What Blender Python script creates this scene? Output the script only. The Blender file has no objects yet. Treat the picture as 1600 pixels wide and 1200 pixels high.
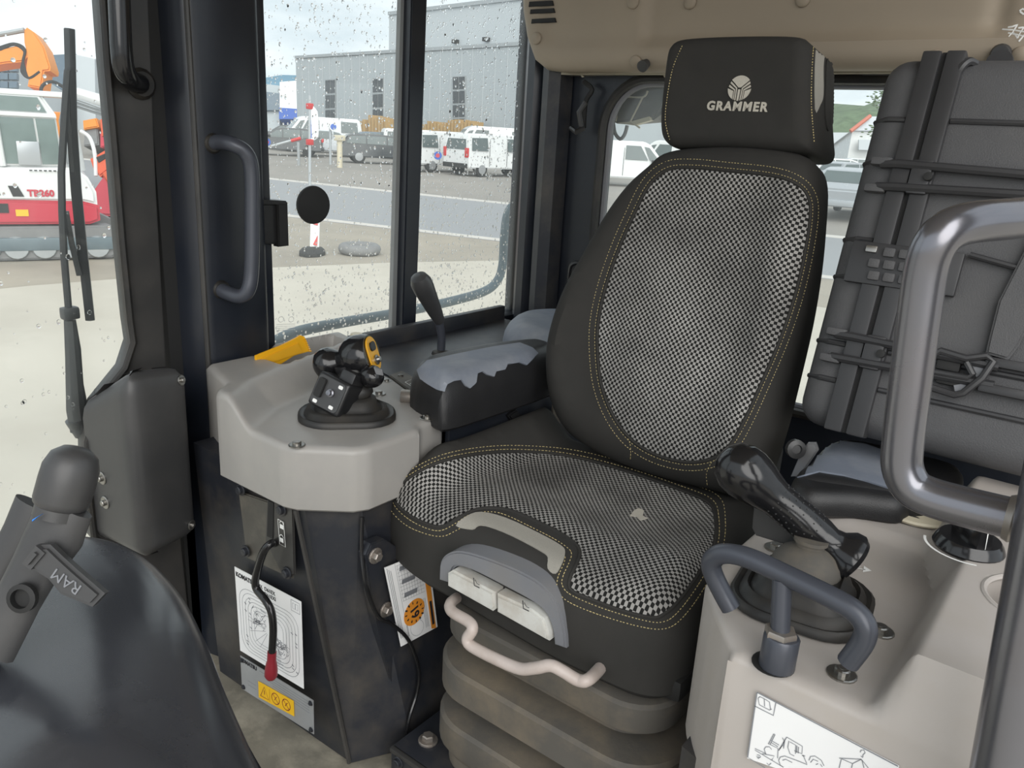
import bpy, bmesh, math, random
import numpy as np
from mathutils import Vector, Matrix
from mathutils.geometry import delaunay_2d_cdt
from mathutils.bvhtree import BVHTree
random.seed(4)
S = bpy.context.scene
COL = S.collection

# ------------------------------------------------------------------ camera
F_PX, YAW, PITCH, ROLL = 1250.0, 37.0, 17.3, 3.3
CAM = Vector((0, 0, 1.10))
_y, _p, _r = (math.radians(a) for a in (YAW, PITCH, ROLL))
FW = Vector((-math.sin(_y) * math.cos(_p), math.cos(_y) * math.cos(_p), -math.sin(_p)))
_rt = Vector((math.cos(_y), math.sin(_y), 0))
_up = _rt.cross(FW)
RT = _rt * math.cos(_r) + _up * math.sin(_r)
UP = _up * math.cos(_r) - _rt * math.sin(_r)
cd = bpy.data.cameras.new('camera')
cd.sensor_width = 36; cd.lens = F_PX / 1600 * 36; cd.clip_start = 0.02; cd.clip_end = 3000
cam = bpy.data.objects.new('camera', cd); COL.objects.link(cam)
cam.matrix_world = Matrix(((RT.x, UP.x, -FW.x, CAM.x), (RT.y, UP.y, -FW.y, CAM.y), (RT.z, UP.z, -FW.z, CAM.z), (0, 0, 0, 1)))
S.camera = cam

# ------------------------------------------------------------------ sky and light
S.view_settings.view_transform = 'Standard'; S.view_settings.look = 'None'
S.view_settings.gamma = 1; S.view_settings.use_curve_mapping = False
S.view_settings.exposure = 0.55
W = bpy.data.worlds.new('sky'); S.world = W; W.use_nodes = True
nt = W.node_tree; nt.nodes.clear()
o_ = nt.nodes.new('ShaderNodeOutputWorld'); bg = nt.nodes.new('ShaderNodeBackground')
tc = nt.nodes.new('ShaderNodeTexCoord'); mp = nt.nodes.new('ShaderNodeMapping'); mp.inputs['Scale'].default_value = (1.6, 1.6, 5.5)
nz = nt.nodes.new('ShaderNodeTexNoise'); nz.inputs['Scale'].default_value = 2.2; nz.inputs['Detail'].default_value = 8; nz.inputs['Roughness'].default_value = .55
cr = nt.nodes.new('ShaderNodeValToRGB')
cr.color_ramp.elements[0].position = .36; cr.color_ramp.elements[0].color = (.56, .64, .70, 1)
cr.color_ramp.elements[1].position = .58; cr.color_ramp.elements[1].color = (.82, .865, .90, 1)
nt.links.new(tc.outputs['Generated'], mp.inputs[0]); nt.links.new(mp.outputs[0], nz.inputs['Vector'])
nt.links.new(nz.outputs['Fac'], cr.inputs[0]); nt.links.new(cr.outputs[0], bg.inputs[0])
bg.inputs[1].default_value = 0.98
nt.links.new(bg.outputs[0], o_.inputs[0])
sd = bpy.data.lights.new('sun', 'SUN'); sd.energy = 2.0; sd.angle = math.radians(60); sd.color = (1, .97, .93)
sun = bpy.data.objects.new('sun', sd); COL.objects.link(sun)
sun.rotation_euler = Vector((-.60, .56, -.52)).to_track_quat('-Z', 'Y').to_euler()

# ------------------------------------------------------------------ helpers
def ray(px, py): return FW + RT * ((px - 800) / F_PX) - UP * ((py - 600) / F_PX)
def P(px, py, **k):
    d = ray(px, py); a, v = next(iter(k.items()))
    if a == 'd': return CAM + d * v
    i = 'xyz'.index(a)
    return CAM + d * ((v - CAM[i]) / d[i])

def catmull(pts, n=6, closed=True):
    pts = [Vector(p) for p in pts]; out = []; N = len(pts)
    rng = range(N) if closed else range(N - 1)
    for i in rng:
        if closed: a, b, c, d = pts[i - 1], pts[i], pts[(i + 1) % N], pts[(i + 2) % N]
        else: a, b, c, d = pts[max(i - 1, 0)], pts[i], pts[i + 1], pts[min(i + 2, N - 1)]
        for k in range(n):
            t = k / n
            out.append(.5 * ((2 * b) + (c - a) * t + (2 * a - 5 * b + 4 * c - d) * t * t + (3 * b - a - 3 * c + d) * t ** 3))
    if not closed: out.append(pts[-1])
    return out
def rrect(w, h, r, n=6, cx=0, cy=0):
    out = []
    for sx, sy, a0 in ((1, 1, 0), (-1, 1, 90), (-1, -1, 180), (1, -1, 270)):
        for k in range(n + 1):
            a = math.radians(a0 + 90 * k / n)
            out.append(Vector((cx + sx * (w / 2 - r) + r * math.cos(a), cy + sy * (h / 2 - r) + r * math.sin(a))))
    return out
def area2(pts): return sum(pts[i - 1][0] * pts[i][1] - pts[i][0] * pts[i - 1][1] for i in range(len(pts))) / 2
def ccw(pts): return list(pts) if area2(pts) > 0 else list(reversed(pts))
def resample(pts, step, closed=True):
    pts = [Vector(p) for p in pts]; q = pts + ([pts[0]] if closed else [])
    out = []
    for a, b in zip(q, q[1:]):
        L = (b - a).length; n = max(1, int(math.ceil(L / step)))
        for k in range(n): out.append(a.lerp(b, k / n))
    if not closed: out.append(q[-1])
    return out
def offset_poly(pts, d):
    pts = ccw([Vector(p) for p in pts]); N = len(pts); out = []
    for i in range(N):
        e1 = (pts[i] - pts[i - 1]).normalized(); e2 = (pts[(i + 1) % N] - pts[i]).normalized()
        t = (e1 + e2)
        t = t.normalized() if t.length > 1e-6 else e1
        out.append(pts[i] + Vector((t.y, -t.x)) * d)
    return out
def dist_poly(q, poly):
    q = np.asarray(q, float); p = np.array([tuple(v)[:2] for v in poly]); n = np.roll(p, -1, 0); e = n - p
    L2 = (e ** 2).sum(1) + 1e-18; best = np.full(len(q), 1e9)
    for i in range(len(p)):
        t = np.clip(((q - p[i]) @ e[i]) / L2[i], 0, 1)
        d = np.hypot(*(q - p[i] - t[:, None] * e[i]).T); best = np.minimum(best, d)
    return best
def inside(q, poly):
    q = np.asarray(q, float); p = np.array([tuple(v)[:2] for v in poly]); r = np.zeros(len(q), bool); j = len(p) - 1
    for i in range(len(p)):
        c = (p[i, 1] > q[:, 1]) != (p[j, 1] > q[:, 1])
        with np.errstate(divide='ignore', invalid='ignore'):
            x = (p[j, 0] - p[i, 0]) * (q[:, 1] - p[i, 1]) / (p[j, 1] - p[i, 1]) + p[i, 0]
        r ^= c & (q[:, 0] < x); j = i
    return r
def fill(poly, step, R=0, jitter=False):
    """triangulate a polygon with interior samples -> (verts2d, faces, nb)"""
    poly = ccw([Vector(tuple(v)[:2]) for v in poly]); n = len(poly)
    pts = []
    if R > 0:
        N = len(poly)
        for f in (.07, .22, .45, .72, 1.0):
            cand = []
            for i in range(N):
                t = (poly[(i + 1) % N] - poly[i - 1]).normalized()
                cand.append(poly[i] + Vector((-t.y, t.x)) * (R * f))
            c = np.array([tuple(v) for v in cand]); d = dist_poly(c, poly); m = inside(c, poly) & (d > .93 * R * f)
            pts += [tuple(v) for v in c[m]]
    P_ = np.array([tuple(v) for v in poly]); lo, hi = P_.min(0), P_.max(0)
    gx, gy = np.meshgrid(np.arange(lo[0], hi[0], step), np.arange(lo[1], hi[1], step)); g = np.c_[gx.ravel(), gy.ravel()]
    g[:, 0] += (np.arange(len(g)) // gx.shape[1] % 2) * step * .5
    d = dist_poly(g, poly); m = inside(g, poly) & (d > (R * 1.15 if R else step * .45))
    pts += [tuple(v) for v in g[m]]
    vs = [v.copy() for v in poly] + [Vector(p) for p in pts]
    ed = [(i, (i + 1) % n) for i in range(n)]
    r = delaunay_2d_cdt(vs, ed, [list(range(n))], 1, 1e-7)
    ov = r[3]; mp_ = {}
    for k, o in enumerate(ov):
        for q in o:
            if q < n: mp_[q] = k
    return r[0], r[2], [mp_[i] for i in range(n) if i in mp_], poly

LOC = {}
class B:
    def __init__(s): s.bm = bmesh.new(); s.uv = None
    def box(s, c, size, rot=None, bev=0, seg=2):
        r = bmesh.ops.create_cube(s.bm, size=1); vs = r['verts']
        bmesh.ops.scale(s.bm, vec=size, verts=vs)
        if bev:
            es = list({e for v in vs for e in v.link_edges})
            g = bmesh.ops.bevel(s.bm, geom=es, offset=bev, segments=seg, affect='EDGES', profile=.6)
            vs = list({v for f in g['faces'] for v in f.verts} | {v for v in vs if v.is_valid})
        if rot is not None: bmesh.ops.transform(s.bm, matrix=rot.to_4x4(), verts=vs)
        bmesh.ops.translate(s.bm, vec=Vector(c), verts=vs); return s
    def tube(s, pts, r, seg=12, closed=False, cap=True):
        pts = [Vector(p) for p in pts]; n = len(pts); rs = r if isinstance(r, (list, tuple)) else [r] * n
        rings = []; prev = None
        for i, p in enumerate(pts):
            if closed: t = pts[(i + 1) % n] - pts[i - 1]
            else: t = pts[min(i + 1, n - 1)] - pts[max(i - 1, 0)]
            t.normalize()
            if prev is None:
                a = Vector((0, 0, 1)) if abs(t.z) < .9 else Vector((1, 0, 0)); u = t.cross(a).normalized()
            else: u = (prev - t * prev.dot(t)).normalized()
            prev = u; w = t.cross(u)
            rings.append([s.bm.verts.new(p + (u * math.cos(2 * math.pi * k / seg) + w * math.sin(2 * math.pi * k / seg)) * rs[i]) for k in range(seg)])
        m = n if closed else n - 1
        for i in range(m):
            a, b = rings[i], rings[(i + 1) % n]
            for k in range(seg): s.bm.faces.new((a[k], a[(k + 1) % seg], b[(k + 1) % seg], b[k]))
        if cap and not closed:
            s.bm.faces.new(list(reversed(rings[0]))); s.bm.faces.new(rings[-1])
        return s
    def lathe(s, prof, o=(0, 0, 0), ax=(0, 0, 1), seg=20, sy=1.0, ref=None):
        o = Vector(o); t = Vector(ax).normalized()
        a = Vector(ref) if ref else (Vector((0, 0, 1)) if abs(t.z) < .9 else Vector((1, 0, 0)))
        u = (a - t * a.dot(t)).normalized(); w = t.cross(u); rings = []
        for r, h in prof:
            if r < 1e-6: rings.append([s.bm.verts.new(o + t * h)])
            else: rings.append([s.bm.verts.new(o + t * h + (u * math.cos(2 * math.pi * k / seg) * sy + w * math.sin(2 * math.pi * k / seg)) * r) for k in range(seg)])
        for a, b in zip(rings, rings[1:]):
            for k in range(seg):
                k2 = (k + 1) % seg
                if len(a) == 1 and len(b) == 1: continue
                if len(a) == 1: s.bm.faces.new((a[0], b[k2], b[k]))
                elif len(b) == 1: s.bm.faces.new((a[k], a[k2], b[0]))
                else: s.bm.faces.new((a[k], a[k2], b[k2], b[k]))
        for rg, rev in ((rings[0], True), (rings[-1], False)):
            if len(rg) > 2: s.bm.faces.new(list(reversed(rg)) if rev else rg)
        return s
    def loft(s, rings, cap=True):
        R = [[s.bm.verts.new(Vector(p)) for p in r] for r in rings]; n = len(R[0])
        for a, b in zip(R, R[1:]):
            for k in range(n): s.bm.faces.new((a[k], a[(k + 1) % n], b[(k + 1) % n], b[k]))
        if cap: s.bm.faces.new(list(reversed(R[0]))); s.bm.faces.new(R[-1])
        return s
    def prism(s, poly3, vec, bev=0):
        a = [Vector(p) for p in poly3]; v = Vector(vec); f0 = [s.bm.verts.new(p) for p in a]; f1 = [s.bm.verts.new(p + v) for p in a]; n = len(a)
        fs = [s.bm.faces.new(f0), s.bm.faces.new(f1)] + [s.bm.faces.new((f0[i], f0[(i + 1) % n], f1[(i + 1) % n], f1[i])) for i in range(n)]
        bmesh.ops.recalc_face_normals(s.bm, faces=fs)
        if bev:
            es = list({e for f in fs[:2] for e in f.edges}); bmesh.ops.bevel(s.bm, geom=es, offset=bev, segments=2, affect='EDGES')
        return s
    def sphere(s, c, r, sc=(1, 1, 1), sub=2, rot=None):
        g = bmesh.ops.create_icosphere(s.bm, subdivisions=sub, radius=r); vs = g['verts']
        bmesh.ops.scale(s.bm, vec=sc, verts=vs)
        if rot is not None: bmesh.ops.transform(s.bm, matrix=rot.to_4x4(), verts=vs)
        bmesh.ops.translate(s.bm, vec=Vector(c), verts=vs); return s
    def mesh(s, verts, faces):
        v = [s.bm.verts.new(Vector(p)) for p in verts]
        for f in faces:
            try: s.bm.faces.new([v[i] for i in f])
            except ValueError: pass
        return s
    def ribbon(s, pts, n, w):
        pts = [Vector(p) for p in pts]; n = Vector(n); prev = None
        for i, p in enumerate(pts):
            t = (pts[min(i + 1, len(pts) - 1)] - pts[max(i - 1, 0)])
            if t.length < 1e-9: continue
            d = n.cross(t.normalized()) * w / 2; c = (s.bm.verts.new(p + d), s.bm.verts.new(p - d))
            if prev: s.bm.faces.new((prev[0], prev[1], c[1], c[0]))
            prev = c
        return s
    def build(s, name, mat, parent=None, smooth=True, local=False, ang=38, recalc=True):
        bm = s.bm
        if recalc: bmesh.ops.recalc_face_normals(bm, faces=bm.faces)
        base = LOC.get(parent.name, Vector()) if parent is not None else Vector()
        if not local and parent is not None: bmesh.ops.translate(bm, vec=-base, verts=bm.verts)
        if smooth:
            c = math.radians(ang)
            for f in bm.faces: f.smooth = True
            for e in bm.edges:
                if len(e.link_faces) == 2 and e.calc_face_angle(0) > c: e.smooth = False
        me = bpy.data.meshes.new(name); bm.to_mesh(me); bm.free()
        return link(name, me, mat, parent)
def link(name, me, mat, parent=None, mx=None):
    o = bpy.data.objects.new(name, me); COL.objects.link(o)
    if mat is not None and not me.materials: me.materials.append(mat)
    if parent is not None: o.parent = parent; LOC[o.name] = LOC.get(parent.name, Vector())
    if mx is not None: o.matrix_local = mx
    return o
def tag(o, label=None, cat=None, group=None, kind=None):
    if label: o['label'] = label
    if cat: o['category'] = cat
    if group: o['group'] = group
    if kind: o['kind'] = kind
    return o
def thing(name, loc, label, cat, group=None, rz=0, kind=None):
    o = bpy.data.objects.new(name, None); COL.objects.link(o); o.location = loc; o.rotation_euler.z = rz
    o.empty_display_size = .05; LOC[o.name] = Vector(loc)
    return tag(o, label, cat, group, kind)
def M3(x, y, z): return Matrix((x, y, z)).transposed()
def inst(name, me, parent, pos, n=(0, 0, 1), rot=0):
    q = Vector(n).to_track_quat('Z', 'Y').to_matrix().to_4x4() @ Matrix.Rotation(rot, 4, 'Z')
    return link(name, me, None, parent, Matrix.Translation(Vector(pos) - LOC[parent.name]) @ q)

class Frame:
    def __init__(s, O, U, V):
        s.O = Vector(O); s.U = Vector(U).normalized(); s.N = s.U.cross(Vector(V)).normalized(); s.V = s.N.cross(s.U)
    def pt(s, u, v, h=0): return s.O + s.U * u + s.V * v + s.N * h
    def hit(s, px, py, h=0):
        d = ray(px, py); t = ((s.O + s.N * h - CAM).dot(s.N)) / d.dot(s.N); q = CAM + d * t - s.O
        return Vector((q.dot(s.U), q.dot(s.V)))
    def px(s, L, h=0): return [s.hit(x, y, h) for x, y in L]
FZ = lambda z: Frame((0, 0, z), (1, 0, 0), (0, 1, 0))

def slab(frame, outline, T, R, depth, name, mat, parent, g=None, step=.012, Rb=.006, edge=None, want_bvh=False, bstep=.012):
    """a moulded or padded body: rounded front over an outline, side walls, closed back"""
    poly = resample(ccw(outline), bstep)
    vs, fs, bl, poly = fill(poly, step, R)
    q = np.array([tuple(v) for v in vs]); d = dist_poly(q, poly); t = np.clip(d / R, 0, 1)
    h = T * np.sqrt(np.clip(1 - (1 - t) ** 2, 0, 1))
    if g is not None: h = h + g(q[:, 0], q[:, 1], d)
    b = B(); V = [b.bm.verts.new(frame.pt(x, y, z)) for (x, y), z in zip(q, h)]
    for f in fs:
        try: b.bm.faces.new([V[i] for i in f])
        except ValueError: pass
    loop = [V[i] for i in bl]; lp2 = [q[i] for i in bl]; n = len(loop)
    ins = offset_poly([Vector(p) for p in lp2], -Rb)
    prev = loop
    for pp, hh in ((lp2, -(depth - Rb)), (ins, -depth)):
        cur = [b.bm.verts.new(frame.pt(p[0], p[1], hh)) for p in pp]
        for k in range(n): b.bm.faces.new((prev[k], cur[k], cur[(k + 1) % n], prev[(k + 1) % n]))
        prev = cur
    b.bm.faces.new(prev)
    bv = None
    if want_bvh:
        bmesh.ops.recalc_face_normals(b.bm, faces=b.bm.faces); bv = BVHTree.FromBMesh(b.bm)
    o = b.build(name, mat, parent)
    return (o, bv) if want_bvh else o
def cast(bv, px, py, off=0):
    d = ray(px, py).normalized(); r = bv.ray_cast(CAM, d)
    if r[0] is None: return None
    n = r[1] if r[1].dot(d) < 0 else -r[1]
    return r[0] + n * off, n
def overlay(bv, pix, off, step, name, mat, parent, frame=None, thick=.0015, R=0, dome=0):
    """a fabric or film panel lying on a built body; uv in metres in the given frame"""
    poly = resample(ccw([Vector(p) for p in pix]), step * .7)
    vs, fs, bl, poly = fill(poly, step)
    b = B(); V = {}; uvl = b.bm.loops.layers.uv.new('UVMap'); back = {}
    q = np.array([tuple(v) for v in vs]); dd = dist_poly(q, poly)
    for i, v in enumerate(vs):
        k = cast(bv, v[0], v[1], 0)
        if k is None: continue
        o_ = off + (dome * min(1, dd[i] / max(R, 1e-6)) if R else 0)
        V[i] = b.bm.verts.new(k[0] + k[1] * o_); back[i] = k[0] - k[1] * thick
    for f in fs:
        if all(i in V for i in f): b.bm.faces.new([V[i] for i in f])
    pb = {i: b.bm.verts.new(back[i]) for i in bl if i in V}
    for i, j in zip(bl, bl[1:] + bl[:1]):
        if i in pb and j in pb: b.bm.faces.new((V[i], pb[i], pb[j], V[j]))
    base = LOC.get(parent.name, Vector())
    if frame:
        for f in b.bm.faces:
            for l in f.loops:
                d = l.vert.co - frame.O; l[uvl].uv = (d.dot(frame.U), d.dot(frame.V))
    return b.build(name, mat, parent, recalc=False if False else True)
def stitches(bv, pix, name, mat, parent, closed=True, pitch=7.0, duty=.68, r=.0009, off=.0006):
    pts = resample([Vector(p) for p in pix], 1.2, closed)
    if closed: pts.append(pts[0])
    b = B(); L = 0; cur = []; acc = 0
    for a, c in zip(pts, pts[1:]):
        acc += (c - a).length
        if (acc % pitch) < pitch * duty: cur.append(a)
        else:
            if len(cur) > 1:
                hs = [cast(bv, p[0], p[1], off) for p in (cur[0], cur[len(cur) // 2], cur[-1])]
                if all(hs): b.tube([x[0] for x in hs], r, 4)
            cur = []
    o = b.build(name, mat, parent); return o

def text_mesh(body, frame_o, xd, yd, size, bold=0, extrude=.0004, align='CENTER', spacing=1.0):
    cu = bpy.data.curves.new('t', 'FONT'); cu.body = body; cu.size = size; cu.extrude = extrude; cu.offset = bold; cu.align_x = align; cu.align_y = 'CENTER'
    cu.resolution_u = 3; cu.space_character = spacing
    ob = bpy.data.objects.new('t', cu); COL.objects.link(ob)
    dg = bpy.context.evaluated_depsgraph_get(); me = bpy.data.meshes.new_from_object(ob.evaluated_get(dg))
    bpy.data.objects.remove(ob); bpy.data.curves.remove(cu)
    x = Vector(xd).normalized(); y = Vector(yd); y = (y - x * x.dot(y)).normalized(); z = x.cross(y)
    me.transform(Matrix.Translation(Vector(frame_o)) @ M3(x, y, z).to_4x4())
    return me
def text(name, body, o, xd, yd, size, mat, parent, **k):
    me = text_mesh(body, Vector(o) - LOC.get(parent.name, Vector()), xd, yd, size, **k); me.name = name; me.materials.clear()
    return link(name, me, mat, parent)

# ------------------------------------------------------------------ materials
def mat(name, col, rough=.5, metal=0, var=.12, scale=25, bump=0, bscale=None, dust=None, dscale=9, damt=.5, spec=.5, rvar=.1, coat=0):
    m = bpy.data.materials.new(name); m.use_nodes = True; t = m.node_tree; p = t.nodes['Principled BSDF']
    p.inputs['Metallic'].default_value = metal; p.inputs['Roughness'].default_value = rough; p.inputs['Specular IOR Level'].default_value = spec
    if coat: p.inputs['Coat Weight'].default_value = coat; p.inputs['Coat Roughness'].default_value = .15
    c = t.nodes.new('ShaderNodeTexCoord'); n = t.nodes.new('ShaderNodeTexNoise'); n.inputs['Scale'].default_value = scale; n.inputs['Detail'].default_value = 6
    t.links.new(c.outputs['Object'], n.inputs['Vector'])
    mx = t.nodes.new('ShaderNodeMix'); mx.data_type = 'RGBA'
    a = [max(0, x * (1 - var)) for x in col]; b2 = [min(1, x * (1 + var)) for x in col]
    mx.inputs['A'].default_value = (*a, 1); mx.inputs['B'].default_value = (*b2, 1)
    t.links.new(n.outputs['Fac'], mx.inputs['Factor']); last = mx.outputs['Result']
    if dust:
        n2 = t.nodes.new('ShaderNodeTexNoise'); n2.inputs['Scale'].default_value = dscale; n2.inputs['Detail'].default_value = 9; n2.inputs['Roughness'].default_value = .65
        t.links.new(c.outputs['Object'], n2.inputs['Vector'])
        r = t.nodes.new('ShaderNodeMapRange'); r.inputs[1].default_value = .45; r.inputs[2].default_value = .72; r.inputs[4].default_value = damt
        t.links.new(n2.outputs['Fac'], r.inputs[0])
        m2 = t.nodes.new('ShaderNodeMix'); m2.data_type = 'RGBA'; t.links.new(r.outputs[0], m2.inputs['Factor']); t.links.new(last, m2.inputs['A']); m2.inputs['B'].default_value = (*dust, 1)
        last = m2.outputs['Result']
    t.links.new(last, p.inputs['Base Color'])
    if rvar:
        rr = t.nodes.new('ShaderNodeMapRange'); rr.inputs[3].default_value = max(.02, rough - rvar); rr.inputs[4].default_value = min(1, rough + rvar)
        t.links.new(n.outputs['Fac'], rr.inputs[0]); t.links.new(rr.outputs[0], p.inputs['Roughness'])
    if bump:
        nb = t.nodes.new('ShaderNodeTexNoise'); nb.inputs['Scale'].default_value = bscale or scale * 20; nb.inputs['Detail'].default_value = 3
        t.links.new(c.outputs['Object'], nb.inputs['Vector']); bp = t.nodes.new('ShaderNodeBump'); bp.inputs['Strength'].default_value = bump; bp.inputs['Distance'].default_value = .002
        t.links.new(nb.outputs['Fac'], bp.inputs['Height']); t.links.new(bp.outputs[0], p.inputs['Normal'])
    return m
def glass(name, tint=(1, 1, 1), rough=.0, refl=1.0, film=.0):
    m = bpy.data.materials.new(name); m.use_nodes = True; t = m.node_tree; t.nodes.clear()
    o = t.nodes.new('ShaderNodeOutputMaterial'); tr = t.nodes.new('ShaderNodeBsdfTransparent'); gl = t.nodes.new('ShaderNodeBsdfGlossy'); gl.inputs['Roughness'].default_value = rough
    tr.inputs[0].default_value = (*tint, 1); f = t.nodes.new('ShaderNodeFresnel'); ge = t.nodes.new('ShaderNodeNewGeometry'); mr = t.nodes.new('ShaderNodeMapRange'); mr.inputs[3].default_value = 1.33; mr.inputs[4].default_value = 1 / 1.33; t.links.new(ge.outputs['Backfacing'], mr.inputs[0]); t.links.new(mr.outputs[0], f.inputs[0])
    ml = t.nodes.new('ShaderNodeMath'); ml.operation = 'MULTIPLY'; ml.inputs[1].default_value = refl; t.links.new(f.outputs[0], ml.inputs[0])
    mx = t.nodes.new('ShaderNodeMixShader'); t.links.new(ml.outputs[0], mx.inputs[0]); 
    tl_ = t.nodes.new('ShaderNodeBsdfTranslucent'); tl_.inputs[0].default_value = (.9, .95, .97, 1); mf = t.nodes.new('ShaderNodeMixShader'); mf.inputs[0].default_value = film
    t.links.new(tr.outputs[0], mf.inputs[1]); t.links.new(tl_.outputs[0], mf.inputs[2])
    t.links.new(mf.outputs[0], mx.inputs[1]); t.links.new(gl.outputs[0], mx.inputs[2]); t.links.new(mx.outputs[0], o.inputs[0])
    return m
def water(name):
    m = bpy.data.materials.new(name); m.use_nodes = True; t = m.node_tree; p = t.nodes['Principled BSDF']
    p.inputs['Base Color'].default_value = (1, 1, 1, 1); p.inputs['Transmission Weight'].default_value = 1; p.inputs['Roughness'].default_value = .03; p.inputs['IOR'].default_value = 1.33
    return m
def checker(name, a, b, cell, wear):
    m = bpy.data.materials.new(name); m.use_nodes = True; t = m.node_tree; p = t.nodes['Principled BSDF']; p.inputs['Roughness'].default_value = .85; p.inputs['Specular IOR Level'].default_value = .2
    c = t.nodes.new('ShaderNodeTexCoord'); mp = t.nodes.new('ShaderNodeMapping'); mp.inputs['Scale'].default_value = (1, .92, 1)
    ck = t.nodes.new('ShaderNodeTexChecker'); ck.inputs['Scale'].default_value = 1 / cell
    n0 = t.nodes.new('ShaderNodeTexNoise'); n0.inputs['Scale'].default_value = 260; n0.inputs['Detail'].default_value = 1
    va = t.nodes.new('ShaderNodeVectorMath'); va.operation = 'MULTIPLY_ADD'; va.inputs[1].default_value = (.0012, .0012, 0)
    t.links.new(c.outputs['UV'], n0.inputs['Vector']); t.links.new(n0.outputs['Color'], va.inputs[0]); t.links.new(c.outputs['UV'], va.inputs[2])
    t.links.new(va.outputs[0], mp.inputs[0]); t.links.new(mp.outputs[0], ck.inputs['Vector'])
    ck.inputs['Color1'].default_value = (*a, 1); ck.inputs['Color2'].default_value = (*b, 1)
    n = t.nodes.new('ShaderNodeTexNoise'); n.inputs['Scale'].default_value = wear; n.inputs['Detail'].default_value = 5; t.links.new(c.outputs['UV'], n.inputs['Vector'])
    r = t.nodes.new('ShaderNodeMapRange'); r.inputs[1].default_value = .35; r.inputs[2].default_value = .62; r.inputs[3].default_value = .55; r.inputs[4].default_value = 1.05; t.links.new(n.outputs['Fac'], r.inputs[0])
    mx = t.nodes.new('ShaderNodeMix'); mx.data_type = 'RGBA'; mx.blend_type = 'MULTIPLY'; mx.inputs['Factor'].default_value = 1
    t.links.new(ck.outputs['Color'], mx.inputs['A']); t.links.new(r.outputs[0], mx.inputs['B']); t.links.new(mx.outputs['Result'], p.inputs['Base Color'])
    bp = t.nodes.new('ShaderNodeBump'); bp.inputs['Strength'].default_value = .5; bp.inputs['Distance'].default_value = .001; t.links.new(ck.outputs['Fac'], bp.inputs['Height']); t.links.new(bp.outputs[0], p.inputs['Normal'])
    return m
K = {}
K['navy'] = mat('dark_navy_paint', (.011, .014, .021), .33, var=.3, scale=7, dust=(.06, .055, .05), damt=.18, dscale=5, bump=.04, bscale=90)
K['navydirty'] = mat('dusty_navy_paint', (.018, .020, .026), .45, var=.3, scale=8, dust=(.10, .085, .065), damt=.45, dscale=9, bump=.05, bscale=120)
K['pillar'] = mat('worn_dark_paint', (.035, .034, .033), .42, var=.25, scale=6, dust=(.09, .08, .07), damt=.35, dscale=6)
K['dirtysteel'] = mat('dirty_bare_plate', (.075, .07, .06), .55, var=.3, scale=12, dust=(.17, .15, .12), damt=.6, dscale=14, bump=.1, bscale=200)
K['floor'] = mat('muddy_floor_mat', (.19, .175, .14), .7, var=.4, scale=14, dust=(.42, .38, .30), damt=.8, dscale=10, bump=.5, bscale=60)
K['grey'] = mat('grey_console_plastic', (.30, .288, .272), .40, var=.05, scale=9, dust=(.40, .37, .33), damt=.25, dscale=13, bump=.03, bscale=900)
K['beige'] = mat('beige_console_plastic', (.40, .367, .34), .40, var=.05, scale=9, dust=(.36, .31, .25), damt=.3, dscale=11, bump=.03, bscale=900)
K['liner'] = mat('beige_headliner', (.29, .24, .18), .6, var=.08, scale=6, dust=(.26, .22, .17), damt=.25, dscale=5, bump=.03, bscale=600)
K['linerlight'] = mat('pale_headliner_edge', (.42, .38, .29), .5, var=.06, scale=8)
K['cover'] = mat('charcoal_plastic', (.040, .040, .041), .42, var=.12, scale=8, dust=(.11, .10, .09), damt=.2, dscale=8, bump=.05, bscale=1400)
K['hood'] = mat('dusty_black_plastic_sky_sheen', (.032, .034, .040), .24, var=.3, scale=6, spec=1.0, dust=(.13, .135, .15), damt=.3, dscale=3, bump=.03, bscale=50, rvar=.12)  # dust, with its tone lightened to stand in for the sky's reflection
K['black'] = mat('black_plastic', (.014, .014, .015), .38, var=.2, scale=20)
K['gloss'] = mat('glossy_black_plastic', (.010, .010, .011), .16, var=.2, scale=20, rvar=.04)
K['matte'] = mat('matte_black', (.010, .010, .010), .7, var=.1)
K['rubber'] = mat('black_rubber', (.013, .0125, .012), .5, var=.25, scale=15, dust=(.10, .08, .055), damt=.22, dscale=16)
K['rubberdusty'] = mat('dusty_bellows_rubber', (.085, .078, .068), .75, var=.15, scale=10, dust=(.20, .16, .11), damt=.75, dscale=7, bump=.08, bscale=300)
K['fabric'] = mat('black_seat_cloth', (.034, .033, .031), .88, var=.15, scale=30, spec=.15, dust=(.05, .045, .04), damt=.25, dscale=7, bump=.12, bscale=1500)
K['check'] = checker('checked_seat_cloth', (.016, .016, .015), (.35, .338, .322), .0047, 5)
K['reflect'] = mat('grey_reflective_weave', (.30, .285, .25), .6, var=.3, scale=900, bump=.2, bscale=1500)
K['stitch'] = mat('yellow_thread', (.52, .42, .20), .8, var=.1)
K['logo'] = mat('silver_embroidery', (.47, .44, .38), .7, var=.25, scale=700, bump=.3, bscale=1500)
K['trimgrey'] = mat('grey_trim_plastic', (.17, .175, .19), .5, var=.1, scale=15, dust=(.22, .2, .17), damt=.4)
K['paddle'] = mat('worn_white_plastic', (.56, .56, .53), .45, var=.08, scale=12, dust=(.26, .19, .12), damt=.5, dscale=18)
K['pinkbar'] = mat('worn_pale_bar', (.46, .40, .37), .45, var=.1, scale=20, dust=(.25, .18, .13), damt=.45, dscale=14)
K['steel'] = mat('grey_steel', (.34, .33, .31), .35, 1, var=.2, scale=30)
K['rusty'] = mat('rusty_steel', (.30, .275, .25), .42, .7, var=.3, scale=60, dust=(.20, .12, .07), damt=.4, dscale=60)
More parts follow.
